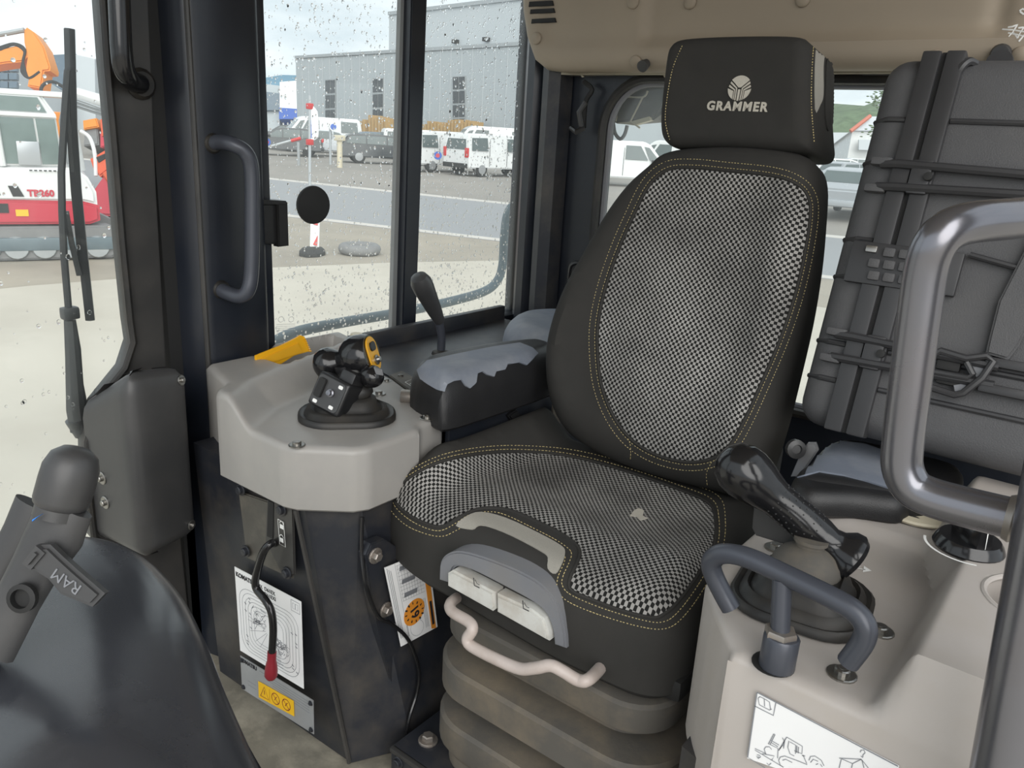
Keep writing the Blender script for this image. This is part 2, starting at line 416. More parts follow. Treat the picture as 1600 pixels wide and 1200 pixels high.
K['bar'] = mat('dark_metallic_bar', (.20, .20, .22), .26, .8, var=.12, scale=12, dust=(.16, .13, .12), damt=.35, dscale=12)
K['lever'] = mat('slate_lever_paint', (.055, .06, .075), .35, .2, var=.15, scale=15)
K['case'] = mat('black_case_resin', (.062, .062, .065), .62, var=.15, scale=10, dust=(.10, .095, .09), damt=.25, dscale=9, bump=.35, bscale=600)
K['caserib'] = mat('smooth_case_resin', (.030, .030, .032), .45, var=.15, scale=10)
K['wornvinyl'] = mat('worn_grey_blue_vinyl', (.155, .175, .215), .6, var=.15, scale=14, dust=(.30, .31, .32), damt=.5, dscale=9, bump=.3, bscale=40)
K['vinyl'] = mat('black_vinyl', (.013, .013, .014), .45, var=.2, scale=20, bump=.25, bscale=700)
K['paper'] = mat('white_label', (.80, .80, .80), .5, var=.02)
K['ink'] = mat('black_print', (.02, .02, .025), .5, var=.05)
K['inkgrey'] = mat('grey_print', (.22, .23, .25), .6, var=.05)
K['whiteink'] = mat('white_print', (.75, .75, .73), .5, var=.03)
K['plate'] = mat('aluminium_plate', (.40, .41, .42), .42, .4, var=.15, scale=25, dust=(.25, .22, .18), damt=.3)
K['yellow'] = mat('warning_yellow', (.80, .46, .01), .45, var=.04)
K['scraper'] = mat('yellow_plastic', (.78, .40, .012), .35, var=.08, scale=12)
K['amber'] = mat('amber_panel', (.72, .37, .02), .3, var=.1)
K['orange'] = mat('orange_print', (.72, .27, .03), .5, var=.05)
K['red'] = mat('red_rubber', (.22, .012, .022), .45, var=.15, scale=25)
K['cream'] = mat('cream_plastic', (.62, .56, .42), .5, var=.05)
K['rope'] = mat('tan_rope', (.42, .27, .15), .9, var=.4, scale=160, bump=.6, bscale=300)
K['blue'] = mat('blue_plastic', (.02, .17, .55), .4, var=.05)
K['glass'] = glass('window_glass', (.97, .985, .975), 0, .8, .05)
K['rearglass'] = glass('rear_glass', (.95, .97, .96), 0, .9, .06)
K['water'] = water('rain_water')
# outside
K['concrete'] = mat('pale_concrete', (.53, .485, .41), .8, var=.14, scale=.6, dust=(.42, .375, .31), damt=.7, dscale=.5, bump=.2, bscale=5)
K['gravel'] = mat('gravel_ground', (.31, .275, .225), .95, var=.25, scale=1.3, dust=(.42, .36, .28), damt=.6, dscale=.4, bump=.8, bscale=9)
K['lot'] = mat('lot_ground', (.27, .25, .225), .95, var=.2, scale=.6, dust=(.36, .32, .28), damt=.5, dscale=.2, bump=.5, bscale=6)
K['road'] = mat('wet_asphalt', (.27, .272, .28), .55, var=.08, scale=.7, bump=.2, bscale=20)
K['kerb'] = mat('kerb_stone', (.52, .50, .47), .8, var=.1, scale=3)
K['facade'] = mat('grey_metal_cladding', (.40, .435, .455), .6, var=.03, scale=.3)
K['facade2'] = mat('light_metal_cladding', (.47, .50, .52), .6, var=.03, scale=.3)
K['darkwin'] = mat('dark_window_glass', (.05, .055, .06), .2, var=.2, scale=1)
K['whitepaint'] = mat('white_car_paint', (.72, .73, .73), .25, var=.03, scale=2)
K['blackcar'] = mat('dark_car_paint', (.045, .05, .055), .2, var=.1, scale=2)
K['silver'] = mat('silver_car_paint', (.42, .44, .46), .25, .3, var=.05, scale=2)
K['bluecar'] = mat('slate_blue_car_paint', (.10, .14, .18), .25, var=.05, scale=2)
K['tyre'] = mat('tyre_rubber', (.02, .02, .02), .8, var=.1)
K['wheel'] = mat('alloy_wheel', (.38, .39, .40), .35, .4, var=.1)
K['carglass'] = mat('car_window', (.09, .115, .115), .12, var=.15, scale=2)
K['taillight'] = mat('red_lamp', (.55, .03, .03), .3, var=.1)
K['exred'] = mat('excavator_red', (.50, .03, .055), .4, var=.08, scale=2)
K['exorange'] = mat('excavator_orange', (.72, .24, .02), .4, var=.1, scale=2)
K['bucketred'] = mat('orange_red_paint', (.70, .10, .03), .45, var=.1, scale=2)
K['track'] = mat('grey_track', (.20, .20, .20), .8, var=.25, scale=6)
K['excab'] = mat('green_cab_glass', (.16, .21, .20), .12, var=.4, scale=3)
K['hill'] = mat('wooded_hill', (.11, .155, .085), .95, var=.6, scale=.35, bump=1, bscale=.5)
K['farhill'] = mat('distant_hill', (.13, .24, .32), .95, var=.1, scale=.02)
K['leaf'] = mat('tree_leaf', (.10, .16, .05), .8, var=.4, scale=3)
K['roofred'] = mat('red_roof_edge', (.55, .16, .10), .6, var=.1, scale=.5)
K['roofgrey'] = mat('pale_roof', (.55, .58, .62), .6, var=.05, scale=.3)
K['signblue'] = mat('sign_blue', (.03, .10, .42), .5, var=.05)
K['timber'] = mat('yellow_timber', (.42, .27, .11), .8, var=.2, scale=3)
K['galv'] = mat('galvanised_steel', (.40, .42, .43), .45, .5, var=.1, scale=8)
K['sash'] = mat('grey_sash', (.22, .23, .23), .5, var=.15, scale=12)
K['rail'] = mat('blue_grey_rail', (.13, .17, .19), .5, .2, var=.2, scale=8)

# ================================================================== THE SETTING
GZ = -1.20
def plate(frame, outer, holes, t, name, m, parent=None, step=None):
    vs = []; ed = []
    for L in [outer] + holes:
        n0 = len(vs); n = len(L); vs += [Vector(tuple(p)[:2]) for p in L]; ed += [(n0 + i, n0 + (i + 1) % n) for i in range(n)]
    r = delaunay_2d_cdt(vs, ed, [], 1, 1e-7); b = B(); fs = r[2]
    for h in holes:
        c = np.array([tuple(sum((r[0][i] for i in f), Vector((0, 0))) / len(f)) for f in fs]); k = inside(c, h)
        fs = [f for f, x in zip(fs, k) if not x]
    b.mesh([frame.pt(v[0], v[1], 0) for v in r[0]], fs)
    ret = bmesh.ops.extrude_face_region(b.bm, geom=list(b.bm.faces)); bmesh.ops.translate(b.bm, vec=-frame.N * t, verts=[e for e in ret['geom'] if isinstance(e, bmesh.types.BMVert)])
    return b.build(name, m, parent)
def struct(o, label=None): o['kind'] = 'structure'; return tag(o, label)

struct(B().box((-.62, .72, -.02), (1.62, 2.3, .04)).build('floor', K['floor']), 'muddy dark cab floor beside the seat base')
struct(B().box((-.67, .85, 1.79), (1.56, 2.1, .06), bev=.01).build('ceiling', K['liner']), 'beige cab roof lining overhead')
wr = struct(B().box((-1.415, 1.32, .28), (.05, 1.10, .56), bev=.004).build('wall_right', K['navydirty']), 'dark painted cab side wall under the sliding window')

# rear wall with window opening
FR = Frame((0, 1.80, 0), (1, 0, 0), (0, 0, 1))           # faces -y (towards the camera)
hole = rrect(1.10, .72, .12, 8, -.565, .885)
rw = plate(FR, [(-1.365, -.04), (.20, -.04), (.20, 1.76), (-1.365, 1.76)], [hole], .05, 'wall_rear', K['navy']); struct(rw, 'dark navy rear cab wall around the back window')
w2 = thing('window_2', (-.565, 1.80, .52), 'rear cab window behind the seat with rounded dark rim', 'window'); w2['kind'] = 'structure'
B().tube([FR.pt(p.x, p.y, .006) for p in rrect(1.10, .72, .12, 10, -.565, .885)], .011, 8, closed=True).build('rubber_seal', K['rubber'], w2)
B().tube([FR.pt(p.x, p.y, -.012) for p in rrect(1.08, .70, .11, 10, -.565, .885)], .009, 8, closed=True).build('inner_rim', K['trimgrey'], w2)
plate(Frame((0, 1.83, 0), (1, 0, 0), (0, 0, 1)), rrect(1.09, .71, .115, 8, -.565, .885), [], .005, 'pane', K['rearglass'], w2)

# rear corner pillar and its ribs
tp = thing('trim_2', (-1.30, 1.76, 0), 'dark navy rear corner post between side and rear windows', 'pillar'); tp['kind'] = 'structure'
B().loft([[(x, y, z) for x, y in ((-1.37, 1.80), (-1.352, 1.788), (-1.337, 1.765), (-1.31, 1.758), (-1.295, 1.772), (-1.29, 1.785), (-1.29, 1.80))] for z in (0, .6, 1.76)]).build('post', K['navy'], tp)
B().loft([[(x, y, z) for x, y in ((-1.285, 1.795), (-1.28, 1.755), (-1.255, 1.745), (-1.225, 1.755), (-1.215, 1.795))] for z in (.3, 1.0, 1.76)]).build('rib', K['navydirty'], tp)
B().tube([P(910, 205, y=1.75), P(905, 175, y=1.74), P(915, 160, y=1.75)], .007, 8).tube([P(893, 200, y=1.75), P(900, 206, y=1.735), P(912, 200, y=1.75)], .007, 8).build('hook', K['black'], tp)
B().tube(catmull([P(912, 128, y=1.77), P(925, 140, y=1.77), P(915, 160, y=1.77), P(912, 200, y=1.77)], 5, False), .006, 6).build('wire', K['matte'], tp)
B().tube(catmull([P(890, 440, y=1.74), P(893, 415, y=1.72), P(906, 412, y=1.72), P(912, 430, y=1.72), P(910, 470, y=1.73)], 5, False), .006, 6).build('strap_end', K['black'], tp)

# side window: rails, stiles, two sliding panes
XW = -1.40
FS = Frame((XW, 0, 0), (0, 1, 0), (0, 0, 1))              # faces +x
w1 = thing('window_1', (XW, 1.40, .60), 'sliding cab side window with two rain spotted panes', 'window'); w1['kind'] = 'structure'
B().box((XW, 1.42, .585), (.07, .98, .045), bev=.006).build('bottom_rail', K['navy'], w1)
B().box((XW + .02, 1.42, .555), (.09, .98, .03), bev=.005).build('sill', K['navydirty'], w1)
B().box((XW, 1.42, 1.60), (.07, .98, .09), bev=.006).build('top_rail', K['navy'], w1)
B().box((XW, 1.888, 1.10), (.075, .085, 1.06), bev=.008).build('rear_stile', K['navy'], w1)
B().box((XW - .01, 1.852, 1.10), (.03, .022, 1.02), bev=.004).build('glazing_bead', K['black'], w1)
B().box((XW, .975, 1.10), (.06, .03, 1.06), bev=.005).build('front_stile', K['navy'], w1)
def quadprism(px4, x, t): return [P(a, b, x=x) for a, b in px4]
B().prism(quadprism([(631, -165), (648, -165), (629, 512), (612, 514)], XW - .012, 0), (-.012, 0, 0)).build('sash_edge', K['sash'], w1)
B().prism(quadprism([(648, -165), (674, -165), (650, 522), (629, 524)], XW + .012, 0), (-.03, 0, 0), .003).build('mullion', K['navy'], w1)
B().box((XW - .03, 1.205, 1.08), (.005, .45, 1.02)).build('pane', K['glass'], w1)
B().box((XW - .012, 1.64, 1.08), (.005, .42, 1.02)).build('pane', K['glass'], w1)
def drops(n, x, y0, y1, z0, z1, name, parent, rmin=.0012, rmax=.0032, dark=None):
    b = B(); rnd = random.Random(n)
    for _ in range(n):
        r = rmin + (rmax - rmin) * rnd.random() ** 2.2
        b.lathe([(r, 0), (r * .86, r * .28), (r * .45, r * .5), (0, r * .55)], (x, rnd.uniform(y0, y1), rnd.uniform(z0, z1)), (-1, 0, 0), 7, sy=rnd.uniform(1, 1.5), ref=(0, 0, 1))
    o = b.build(name, K['water'], parent); o['kind'] = 'stuff'; return o
drops(2500, XW - .0325, .99, 1.42, .61, 1.55, 'raindrops', w1, .0011, .0033)
drops(2501, XW - .0145, 1.45, 1.83, .61, 1.55, 'raindrops', w1, .0011, .0033)
# etched maker's mark at the pane corner
mk = B()
for cx in (439, 455):
    c0 = P(cx, 499, x=XW - .027); mk.tube([c0 + Vector((0, .007 * math.cos(a), .006 * math.sin(a))) for a in np.linspace(0, 2 * math.pi, 13)[:-1]], .0006, 4, closed=True)
for k in range(4):
    a = P(432, 507 + 3 * k, x=XW - .027); b_ = P(461, 506 + 3 * k, x=XW - .027); mk.tube([a, b_], .0005, 4)
mk.build('etched_mark', K['whiteink'], w1)

# front pillar between door and window
tp1 = thing('trim_1', (-1.36, .88, 0), 'dark navy cab pillar between door and sliding window', 'pillar'); tp1['kind'] = 'structure'
def plan(pts, zs): return [[(x, y, z) for x, y in pts] for z in zs]
B().loft(plan(((-1.43, .79), (-1.385, .792), (-1.345, .803), (-1.333, .815), (-1.330, .828), (-1.333, .94), (-1.345, .955), (-1.43, .962)), (0, .9, 1.76))).build('post', K['navy'], tp1)
B().tube([Vector((-1.334, .811, .0)), Vector((-1.334, .811, 1.76))], .005, 8).build('welded_edge', K['pillar'], tp1)
B().loft(plan(((-1.42, .96), (-1.375, .958), (-1.372, .966), (-1.42, .97)), (.55, .9, 1.76))).build('rubber_strip', K['rubber'], tp1)

# right door with its glass
d1 = thing('door_1', (-1.39, .40, 0), 'right cab door with large rain spotted glass', 'door'); d1['kind'] = 'structure'
edge = [(140, -430), (161, 0), (168, 100), (180, 230), (192, 380), (204, 500), (209, 535), (196, 575), (152, 630), (137, 690), (138, 760), (148, 840), (168, 864), (205, 880)]
XD = -1.385
FD = Frame((XD, 0, 0), (0, 1, 0), (0, 0, 1))
right = [(300, 1000), (285, 860), (262, 600), (245, 300), (232, 0), (215, -430)]
B().prism([P(x, y, x=XD) for x, y in edge + [(215, 1000)] + right], (-.04, 0, 0), .003).build('door_frame', K['pillar'], d1)
B().tube([P(x, y, x=XD + .004) for x, y in edge], .0065, 8).build('rubber_seal', K['rubber'], d1)
B().box((XD - .02, .792, .87), (.03, .05, 1.75)).build('hinge_gap', K['matte'], d1)
B().prism([P(x, y, x=XD - .02) for x, y in edge] + [P(215, 1000, x=XD - .02), Vector((XD - .02, .70, .02)), Vector((XD - .02, -.25, .02)), Vector((XD - .02, -.25, 1.7))], (-.005, 0, 0)).build('pane', K['glass'], d1)
drops(170, XD - .0255, .42, .71, .35, 1.30, 'raindrops', d1, .0014, .0042)
B().box((XD - .02, -.28, .87), (.05, .08, 1.75), bev=.01).build('front_stile', K['pillar'], d1)
B().tube(catmull([P(206, -262, x=-1.378), P(190, -250, x=-1.352), P(180, -225, x=-1.342), P(178, -190, x=-1.34)], 4, False) + [P(182, -80, x=-1.34), P(186, 0, x=-1.34)] + catmull([P(189, 70, x=-1.34), P(193, 105, x=-1.342), P(203, 124, x=-1.352), P(218, 131, x=-1.378)], 5, False), .0165, 14).build('pull_handle', K['gloss'], d1)
B().lathe([(.026, 0), (.026, .004), (.02, .010)], P(219, 131, x=XD), (1, 0, 0), 14).build('handle_foot', K['rubber'], d1)

# ---------------------------------------------------------------- ground outside
def sheet(name, pts, z, m, label, t=.02):
    return struct(B().prism([Vector((x, y, z - t)) for x, y in ccw(pts)], (0, 0, t)).build(name, m, smooth=False), label)
sheet('ground', [(-160, -60), (120, -60), (120, 190), (-160, 190)], GZ - .03, K['lot'], 'brown grey gravel lot stretching to the parked cars', .05)
sheet('concrete_apron', [(-11.4, -30), (30, -30), (30, 11.5), (-9.0, 12.9), (-10.4, 10.0), (-11.2, 7.6), (-11.6, 4.5)], GZ, K['concrete'], 'pale concrete apron beside the machine', .03)
sheet('gravel_strip', [(-26, -30), (-11.4, -30), (-11.6, 4.5), (-11.2, 7.6), (-10.4, 10.0), (-9.0, 12.9), (30, 11.5), (30, 24.1), (-11.3, 14.2), (-17.7, 12.7), (-26, 10.7)], GZ - .012, K['gravel'], 'dirt and gravel strip between concrete and road', .03)
sheet('road', [(-100, -8), (-26, 10.7), (-17.7, 12.7), (-11.3, 14.2), (30, 24.1), (30, 30), (-17.6, 22.1), (-28.6, 20.6), (-100, 11)], GZ - .004, K['road'], 'grey wet road crossing behind the gravel', .03)
LZ = -.85
fe = [(-100, 11), (-60, 16.5), (-28.6, 20.7), (-17.6, 22.2), (30, 30.1)]
b = B(); n = len(fe); b.mesh([Vector((x, y, GZ - .02)) for x, y in fe] + [Vector((x - 1, y + 5, LZ)) for x, y in fe] + [Vector((x - 5, y + 260, LZ)) for x, y in fe], [(r * n + i, r * n + i + 1, (r + 1) * n + i + 1, (r + 1) * n + i) for r in range(2) for i in range(n - 1)])
struct(b.build('car_park', K['lot'], smooth=False), 'gravel car park rising slightly behind the road')
kb = [(-26, 10.8), (-17.7, 12.8), (-11.3, 14.3), (12, 19.9)]
struct(B().tube([Vector((x, y, GZ - .01)) for x, y in kb], .06, 6).build('kerb', K['kerb']), 'pale kerb line at the near edge of the road')
kb = [(-60, 16.6), (-28.6, 20.7), (-17.6, 22.2), (12, 27.3)]
struct(B().tube([Vector((x, y, GZ - .01)) for x, y in kb], .07, 6).build('kerb', K['kerb']), 'pale kerb line at the far edge of the road')
# ================================================================== OPERATOR SEAT
seat = thing('operator_seat', (-.60, 1.02, .0), 'black suspension driver seat with grey checked cloth and headrest', 'seat')
c17 = math.radians(16)
FB = Frame((-.62, 1.235, .52), (1, 0, 0), (0, math.sin(c17), math.cos(c17)))
bo = FB.px([(1022, 262), (1045, 243), (1090, 234), (1160, 231), (1235, 238), (1272, 254), (1285, 285), (1283, 345), (1276, 420), (1262, 505), (1240, 600), (1222, 670), (1200, 735), (1170, 775), (1110, 765), (1000, 735), (925, 700), (886, 665), (868, 615), (864, 560), (872, 510), (893, 452), (930, 385), (962, 330), (992, 290)])
bo = catmull(bo, 4)
bc = Vector((sum(p.x for p in bo) / len(bo), sum(p.y for p in bo) / len(bo)))
def gback(u, v, d):
    s = np.clip((np.abs(u - bc.x - (v - bc.y) * .04) - .07) / .13, 0, 1)
    lum = .022 * np.exp(-((v - .16) / .12) ** 2) * (1 - s)
    return .030 * s * s * np.clip(d / .05, 0, 1) * np.clip((.70 - v) / .2, 0, 1) + lum * np.clip(d / .06, 0, 1) - .012 * np.clip(d / .1, 0, 1)
back, bvb = slab(FB, bo, .062, .055, .055, 'backrest', K['fabric'], seat, g=gback, step=.014, Rb=.02, want_bvh=True)
ins = [(1045, 268), (1083, 265), (1138, 270), (1204, 277), (1241, 289), (1259, 308), (1262, 340), (1252, 405), (1236, 470), (1213, 536), (1185, 601), (1162, 652), (1138, 694), (1112, 714), (1073, 719), (1027, 708), (989, 685), (961, 648), (943, 601), (937, 550), (938, 503), (950, 447), (971, 387), (994, 335), (1017, 291)]
ins = catmull(ins, 4)
overlay(bvb, ins, .0015, 9, 'checked_panel', K['check'], back, FB)
cl = lambda L, a, b: [p for p in L]
s1 = offset_poly(ins, 7); s2 = offset_poly(ins, 16)
stitches(bvb, s1, 'inner_stitching', K['stitch'], back, pitch=5, r=.0005)
stitches(bvb, s2, 'outer_stitching', K['stitch'], back, pitch=5, r=.0005)
B().tube([x[0] for x in (cast(bvb, p[0], p[1], .0) for p in offset_poly(ins, 3)) if x], .0028, 6, closed=True).build('piping', K['fabric'], back)
# seam lines running down from the panel
for sm in ([(975, 672), (985, 695), (985, 722)], [(1112, 722), (1104, 740), (1106, 762)]):
    stitches(bvb, catmull(sm, 6, False), 'seam_stitching', K['stitch'], back, closed=False, pitch=5, r=.0005)

# headrest
c12 = math.radians(8)
FH = Frame((-.62, 1.385, 1.12), (1, 0, 0), (0, math.sin(c12), math.cos(c12)))
ho = FH.px([(1046, 92), (1053, 74), (1068, 64), (1110, 60), (1180, 58), (1245, 59), (1263, 66), (1270, 85), (1269, 150), (1272, 205), (1273, 228), (1262, 240), (1225, 240), (1150, 234), (1080, 233), (1055, 231), (1040, 218), (1036, 190), (1040, 140)])
ho = catmull(ho, 4)
def ghead(u, v, d): return -.006 * np.clip(d / .08, 0, 1)
head, bvh = slab(FH, ho, .03, .026, .15, 'headrest', K['fabric'], seat, g=ghead, step=.012, Rb=.034, want_bvh=True)
hc = sum((p for p in ho), Vector((0, 0))) / len(ho)
xr = max(p.x for p in ho)
# side of the headrest: a grey reflective strip and a padded flap
hf = Frame(FH.pt(xr + .0015, 0, 0), FH.N * -1, FH.V)      # faces +x
def sidepts(L): return [hf.hit(x, y) for x, y in L]
def thin(frame, poly, t, name, m, parent, bev=.0):
    return B().prism([frame.pt(p[0], p[1], 0) for p in poly], frame.N * t, bev).build(name, m, parent)
overlay(bvh, catmull([(1274, 78), (1283, 66), (1294, 73), (1301, 92), (1289, 88), (1286, 106), (1286, 148), (1281, 164), (1273, 171)], 3), .001, 3, 'reflective_strip', K['reflect'], head, FH)
overlay(bvh, catmull([(1290, 98), (1294, 93), (1301, 106), (1304, 140), (1302, 185), (1293, 205), (1288, 175), (1289, 130)], 4), .002, 3, 'side_pad', K['fabric'], head, FH, R=6, dome=.003)
stitches(bvh, catmull([(1271, 66), (1268, 110), (1267, 160), (1270, 205), (1272, 226)], 6, False), 'side_stitching', K['stitch'], head, closed=False, pitch=4.4, r=.0009)
stitches(bvh, catmull([(1066, 72), (1052, 105), (1043, 150), (1040, 190), (1048, 222)], 6, False), 'side_stitching', K['stitch'], head, closed=False, pitch=4.4, r=.0007)
# embroidered name and emblem
lc, _n = cast(bvh, 1151, 167, .0006)
text('embroidered_name', 'GRAMMER', lc, FH.U, FH.V, .0205, K['logo'], head, bold=.0008, extrude=.0008, spacing=1.2)
ec, _n = cast(bvh, 1156, 138, .0006)
eb = B(); er = .0205
def disc_piece(poly):
    eb.prism([ec + FH.U * x * er + FH.V * y * er for x, y in poly], FH.N * .0012)
def arc(a0, a1, n=10): return [(math.cos(math.radians(a0 + (a1 - a0) * k / n)), math.sin(math.radians(a0 + (a1 - a0) * k / n))) for k in range(n + 1)]
disc_piece(arc(40, 140, 14) + [(-.1, .05), (.1, .05)])
for s in (1, -1):
    disc_piece([(s * x, y) for x, y in arc(-60, -2, 8) + [(.50, -.22), (.48, -.86)]])
    disc_piece([(s * x, y) for x, y in [(.95, .10), (.90, .26), (.36, -.10), (.34, -.93), (.42, -.90), (.43, -.18)]])
    disc_piece([(s * x, y) for x, y in [(.86, .38), (.80, .53), (.20, .02), (.17, -.98), (.27, -.96), (.29, -.04)]])
disc_piece([(-.10, -.10), (.10, -.10), (.08, -1.0), (-.08, -1.0)])
eb.build('embroidered_emblem', K['logo'], head)
# headrest posts
for sx in (-.07, .07):
    B().tube([FH.pt(hc.x + sx, min(p.y for p in ho) + .04, -.06), FH.pt(hc.x + sx, min(p.y for p in ho) - .10, -.055)], .008, 10).build('post', K['steel'], head)

# cushion
FC = FZ(.455)
co = FC.px([(608, 812), (612, 785), (632, 757), (668, 728), (715, 703), (762, 690), (805, 690), (850, 705), (900, 725), (1000, 752), (1100, 785), (1180, 812), (1186, 835), (1165, 880), (1135, 930), (1105, 985), (1085, 1015), (1050, 1032), (1000, 1028), (930, 1000), (860, 968), (780, 925), (700, 880), (645, 850)])
co = [Vector((max(p.x, -.918), p.y)) for p in co]
co = catmull(co, 4)
cc = sum((p for p in co), Vector((0, 0))) / len(co)
def sm0(t): t = np.clip(t, 0, 1); return t * t * (3 - 2 * t)
def gcush(u, v, d):
    s = np.clip((np.abs(u - cc.x) - .10) / .15, 0, 1)
    e = np.clip(d / .06, 0, 1)
    return e * (.016 * s * s - .012 * np.exp(-((v - cc.y - .06) / .10) ** 2) * (1 - s) + .010 * np.exp(-((v - cc.y + .10) / .05) ** 2) ) + .042 * sm0((-.80 - u) / .07) * sm0((v - .84) / .14) * np.clip(d / .03, 0, 1)
cush, bvc = slab(FC, co, .068, .050, .075, 'cushion', K['fabric'], seat, g=gcush, step=.013, Rb=.02, want_bvh=True)
ci = [(619, 774), (640, 750), (690, 724), (760, 711), (830, 709), (900, 718), (980, 740), (1060, 768), (1104, 788), (1115, 810), (1112, 850), (1085, 900), (1055, 940), (1034, 958), (1018, 962), (975, 952), (930, 936), (897, 922), (893, 908), (903, 885), (909, 866), (903, 850), (882, 834), (850, 817), (805, 797), (775, 791), (745, 793), (718, 805), (697, 818), (680, 820), (650, 808), (626, 790)]
ci = catmull(ci, 3)
overlay(bvc, ci, .0015, 9, 'checked_panel', K['check'], cush, FC)
B().tube([x[0] for x in (cast(bvc, p[0], p[1], .0) for p in offset_poly(ci, 3)) if x], .0028, 6, closed=True).build('piping', K['fabric'], cush)
st1 = catmull([(640, 742), (690, 717), (760, 704), (830, 703), (900, 711), (985, 733), (1065, 760), (1112, 780), (1123, 808), (1120, 855), (1094, 908), (1060, 955), (1035, 972), (1000, 968), (940, 950), (893, 930), (879, 915), (880, 900), (889, 880), (893, 865), (885, 855), (865, 842), (830, 824), (790, 805), (765, 800), (735, 804), (712, 818), (690, 829), (668, 826), (640, 812), (618, 792), (614, 774), (622, 758)], 4)
st2 = catmull([(636, 738), (690, 711), (760, 698), (830, 697), (905, 705), (990, 727), (1070, 753), (1122, 775), (1133, 808), (1128, 860), (1102, 915), (1068, 963), (1040, 982), (1000, 979), (935, 960), (888, 940), (872, 922), (872, 902), (882, 878), (880, 864), (858, 850), (825, 833), (788, 816), (765, 810), (738, 815), (715, 828), (692, 838), (665, 834), (634, 820), (611, 797), (606, 775), (615, 753)], 4)
stitches(bvc, st1, 'inner_stitching', K['stitch'], cush, pitch=5.5, r=.0006)
stitches(bvc, st2, 'outer_stitching', K['stitch'], cush, pitch=5.5, r=.0006)
overlay(bvc, catmull([(713, 822), (730, 807), (752, 801), (790, 810), (840, 833), (876, 853), (883, 864), (878, 882), (868, 897), (856, 889), (856, 872), (845, 862), (800, 838), (765, 824), (748, 822), (738, 828)], 3), .0016, 5, 'reflective_strip', K['reflect'], cush, FC)
overlay(bvc, [(990, 800), (998, 796), (1006, 800), (1004, 808), (1012, 812), (1000, 815), (994, 809), (984, 808)], .0028, 4, 'worn_spot', K['logo'], cush, FC)
# front plastic surround with two adjusting paddles
yf = min(p.y for p in co) - .004
FF = Frame((0, yf, 0), (1, 0, 0), (0, 0, 1))
arch = catmull(FF.px([(688, 905), (690, 878), (702, 864), (725, 861), (770, 874), (820, 895), (852, 916), (874, 946), (884, 985), (886, 1012)]), 4, False)
inner = catmull(FF.px([(868, 1006), (864, 978), (853, 955), (832, 938), (790, 915), (740, 890), (716, 884), (708, 893), (707, 911)]), 4, False)
sur = B().prism([FF.pt(p.x, p.y, .004) for p in arch + inner], (0, .05, 0), .003).build('adjuster_surround', K['trimgrey'], seat)
B().prism([FF.pt(*p, -.012) for p in FF.px([(704, 912), (712, 884), (790, 915), (845, 945), (868, 975), (868, 1010)])], (0, .03, 0)).build('recess', K['matte'], sur)
for q, nm in (([(706, 892), (714, 887), (779, 921), (781, 947), (776, 951), (706, 912)], 'adjuster_paddle'), ([(783, 923), (838, 948), (856, 962), (864, 985), (864, 997), (858, 994), (783, 952)], 'adjuster_paddle')):
    o = B().prism([FF.pt(p.x, p.y, .012) for p in FF.px(q)], (0, .028, 0), .004).build(nm, K['paddle'], seat)
    g_ = P((q[0][0] + q[2][0]) / 2 + 2, (q[0][1] + q[2][1]) / 2 + 6, y=yf - .0128)
    for dz in ([(-.006, .008), (-.004, -.004), (.006, -.004)],):
        B().ribbon([g_ + Vector((a, 0, b)) for a, b in dz], (0, -1, 0), .0018).ribbon([g_ + Vector((a, 0, b)) for a, b in ((-.003, .006), (.001, .001), (.006, .001))], (0, -1, 0), .0012).build('seat_symbol', K['ink'], o)
# pull bar below the cushion
B().tube(catmull([P(730, 925, y=.90), P(706, 940, y=.80), P(706, 955, y=.775), P(733, 972, y=.77), P(738, 984, y=.765), P(730, 1000, y=.76), P(744, 1014, y=.76), P(806, 1043, y=.76), P(835, 1044, y=.76), P(860, 1040, y=.765), P(880, 1049, y=.77), P(904, 1063, y=.775), P(922, 1060, y=.785), P(950, 1030, y=.86)], 5, False), .0085, 12).build('pull_bar', K['pinkbar'], seat)
# suspension bellows
def bell(cx, cy, w, d, r, zs, ins_, name):
    b = B(); R_ = [[(p.x, p.y, z) for p in rrect(w - 2 * i, d - 2 * i, r - i * .5, 8, cx, cy)] for z, i in zip(zs, ins_)]
    return b.loft(R_).build(name, K['rubberdusty'], seat, ang=34)
bell(-.55, 1.02, .40, .40, .07, (.335, .336, .340, .376, .381, .383), (.03, .002, 0, 0, .004, .012), 'bellows_top')
bell(-.55, 1.025, .43, .425, .085, (.228, .230, .236, .283, .289, .294, .337), (.05, .008, 0, 0, .005, .05, .056), 'bellows_fold')
bell(-.55, 1.025, .43, .43, .085, (.09, .115, .135, .180, .186, .191, .231), (.04, .012, .0, 0, .005, .05, .056), 'bellows_fold')
bell(-.55, 1.05, .42, .42, .07, (.07, .075, .11), (.0, 0, 0), 'bellows_foot')
text('embossed_name', 'GRAMMER', (-.3345, 1.06, .264), (0, 1, 0), (0, 0, 1), .030, K['rubberdusty'], seat, bold=.0004, extrude=.003)
bmk = B()
bmk.tube([Vector((-.3352, .935 + .012 * math.cos(a), .262 + .014 * math.sin(a))) for a in np.linspace(0, 2 * math.pi, 17)[:-1]], .0022, 5, closed=True)
bmk.tube([Vector((-.3352, .935, .25)), Vector((-.3352, .935, .262)), Vector((-.3352, .927, .270))], .0018, 5).tube([Vector((-.3352, .935, .262)), Vector((-.3352, .943, .270))], .0018, 5).build('embossed_emblem', K['rubberdusty'], seat)
B().box((-.56, 1.06, .405), (.44, .40, .035), bev=.01).build('seat_pan', K['matte'], seat)
B().box((-.55, 1.30, .50), (.30, .06, .22), bev=.01).build('back_hinge', K['matte'], seat)
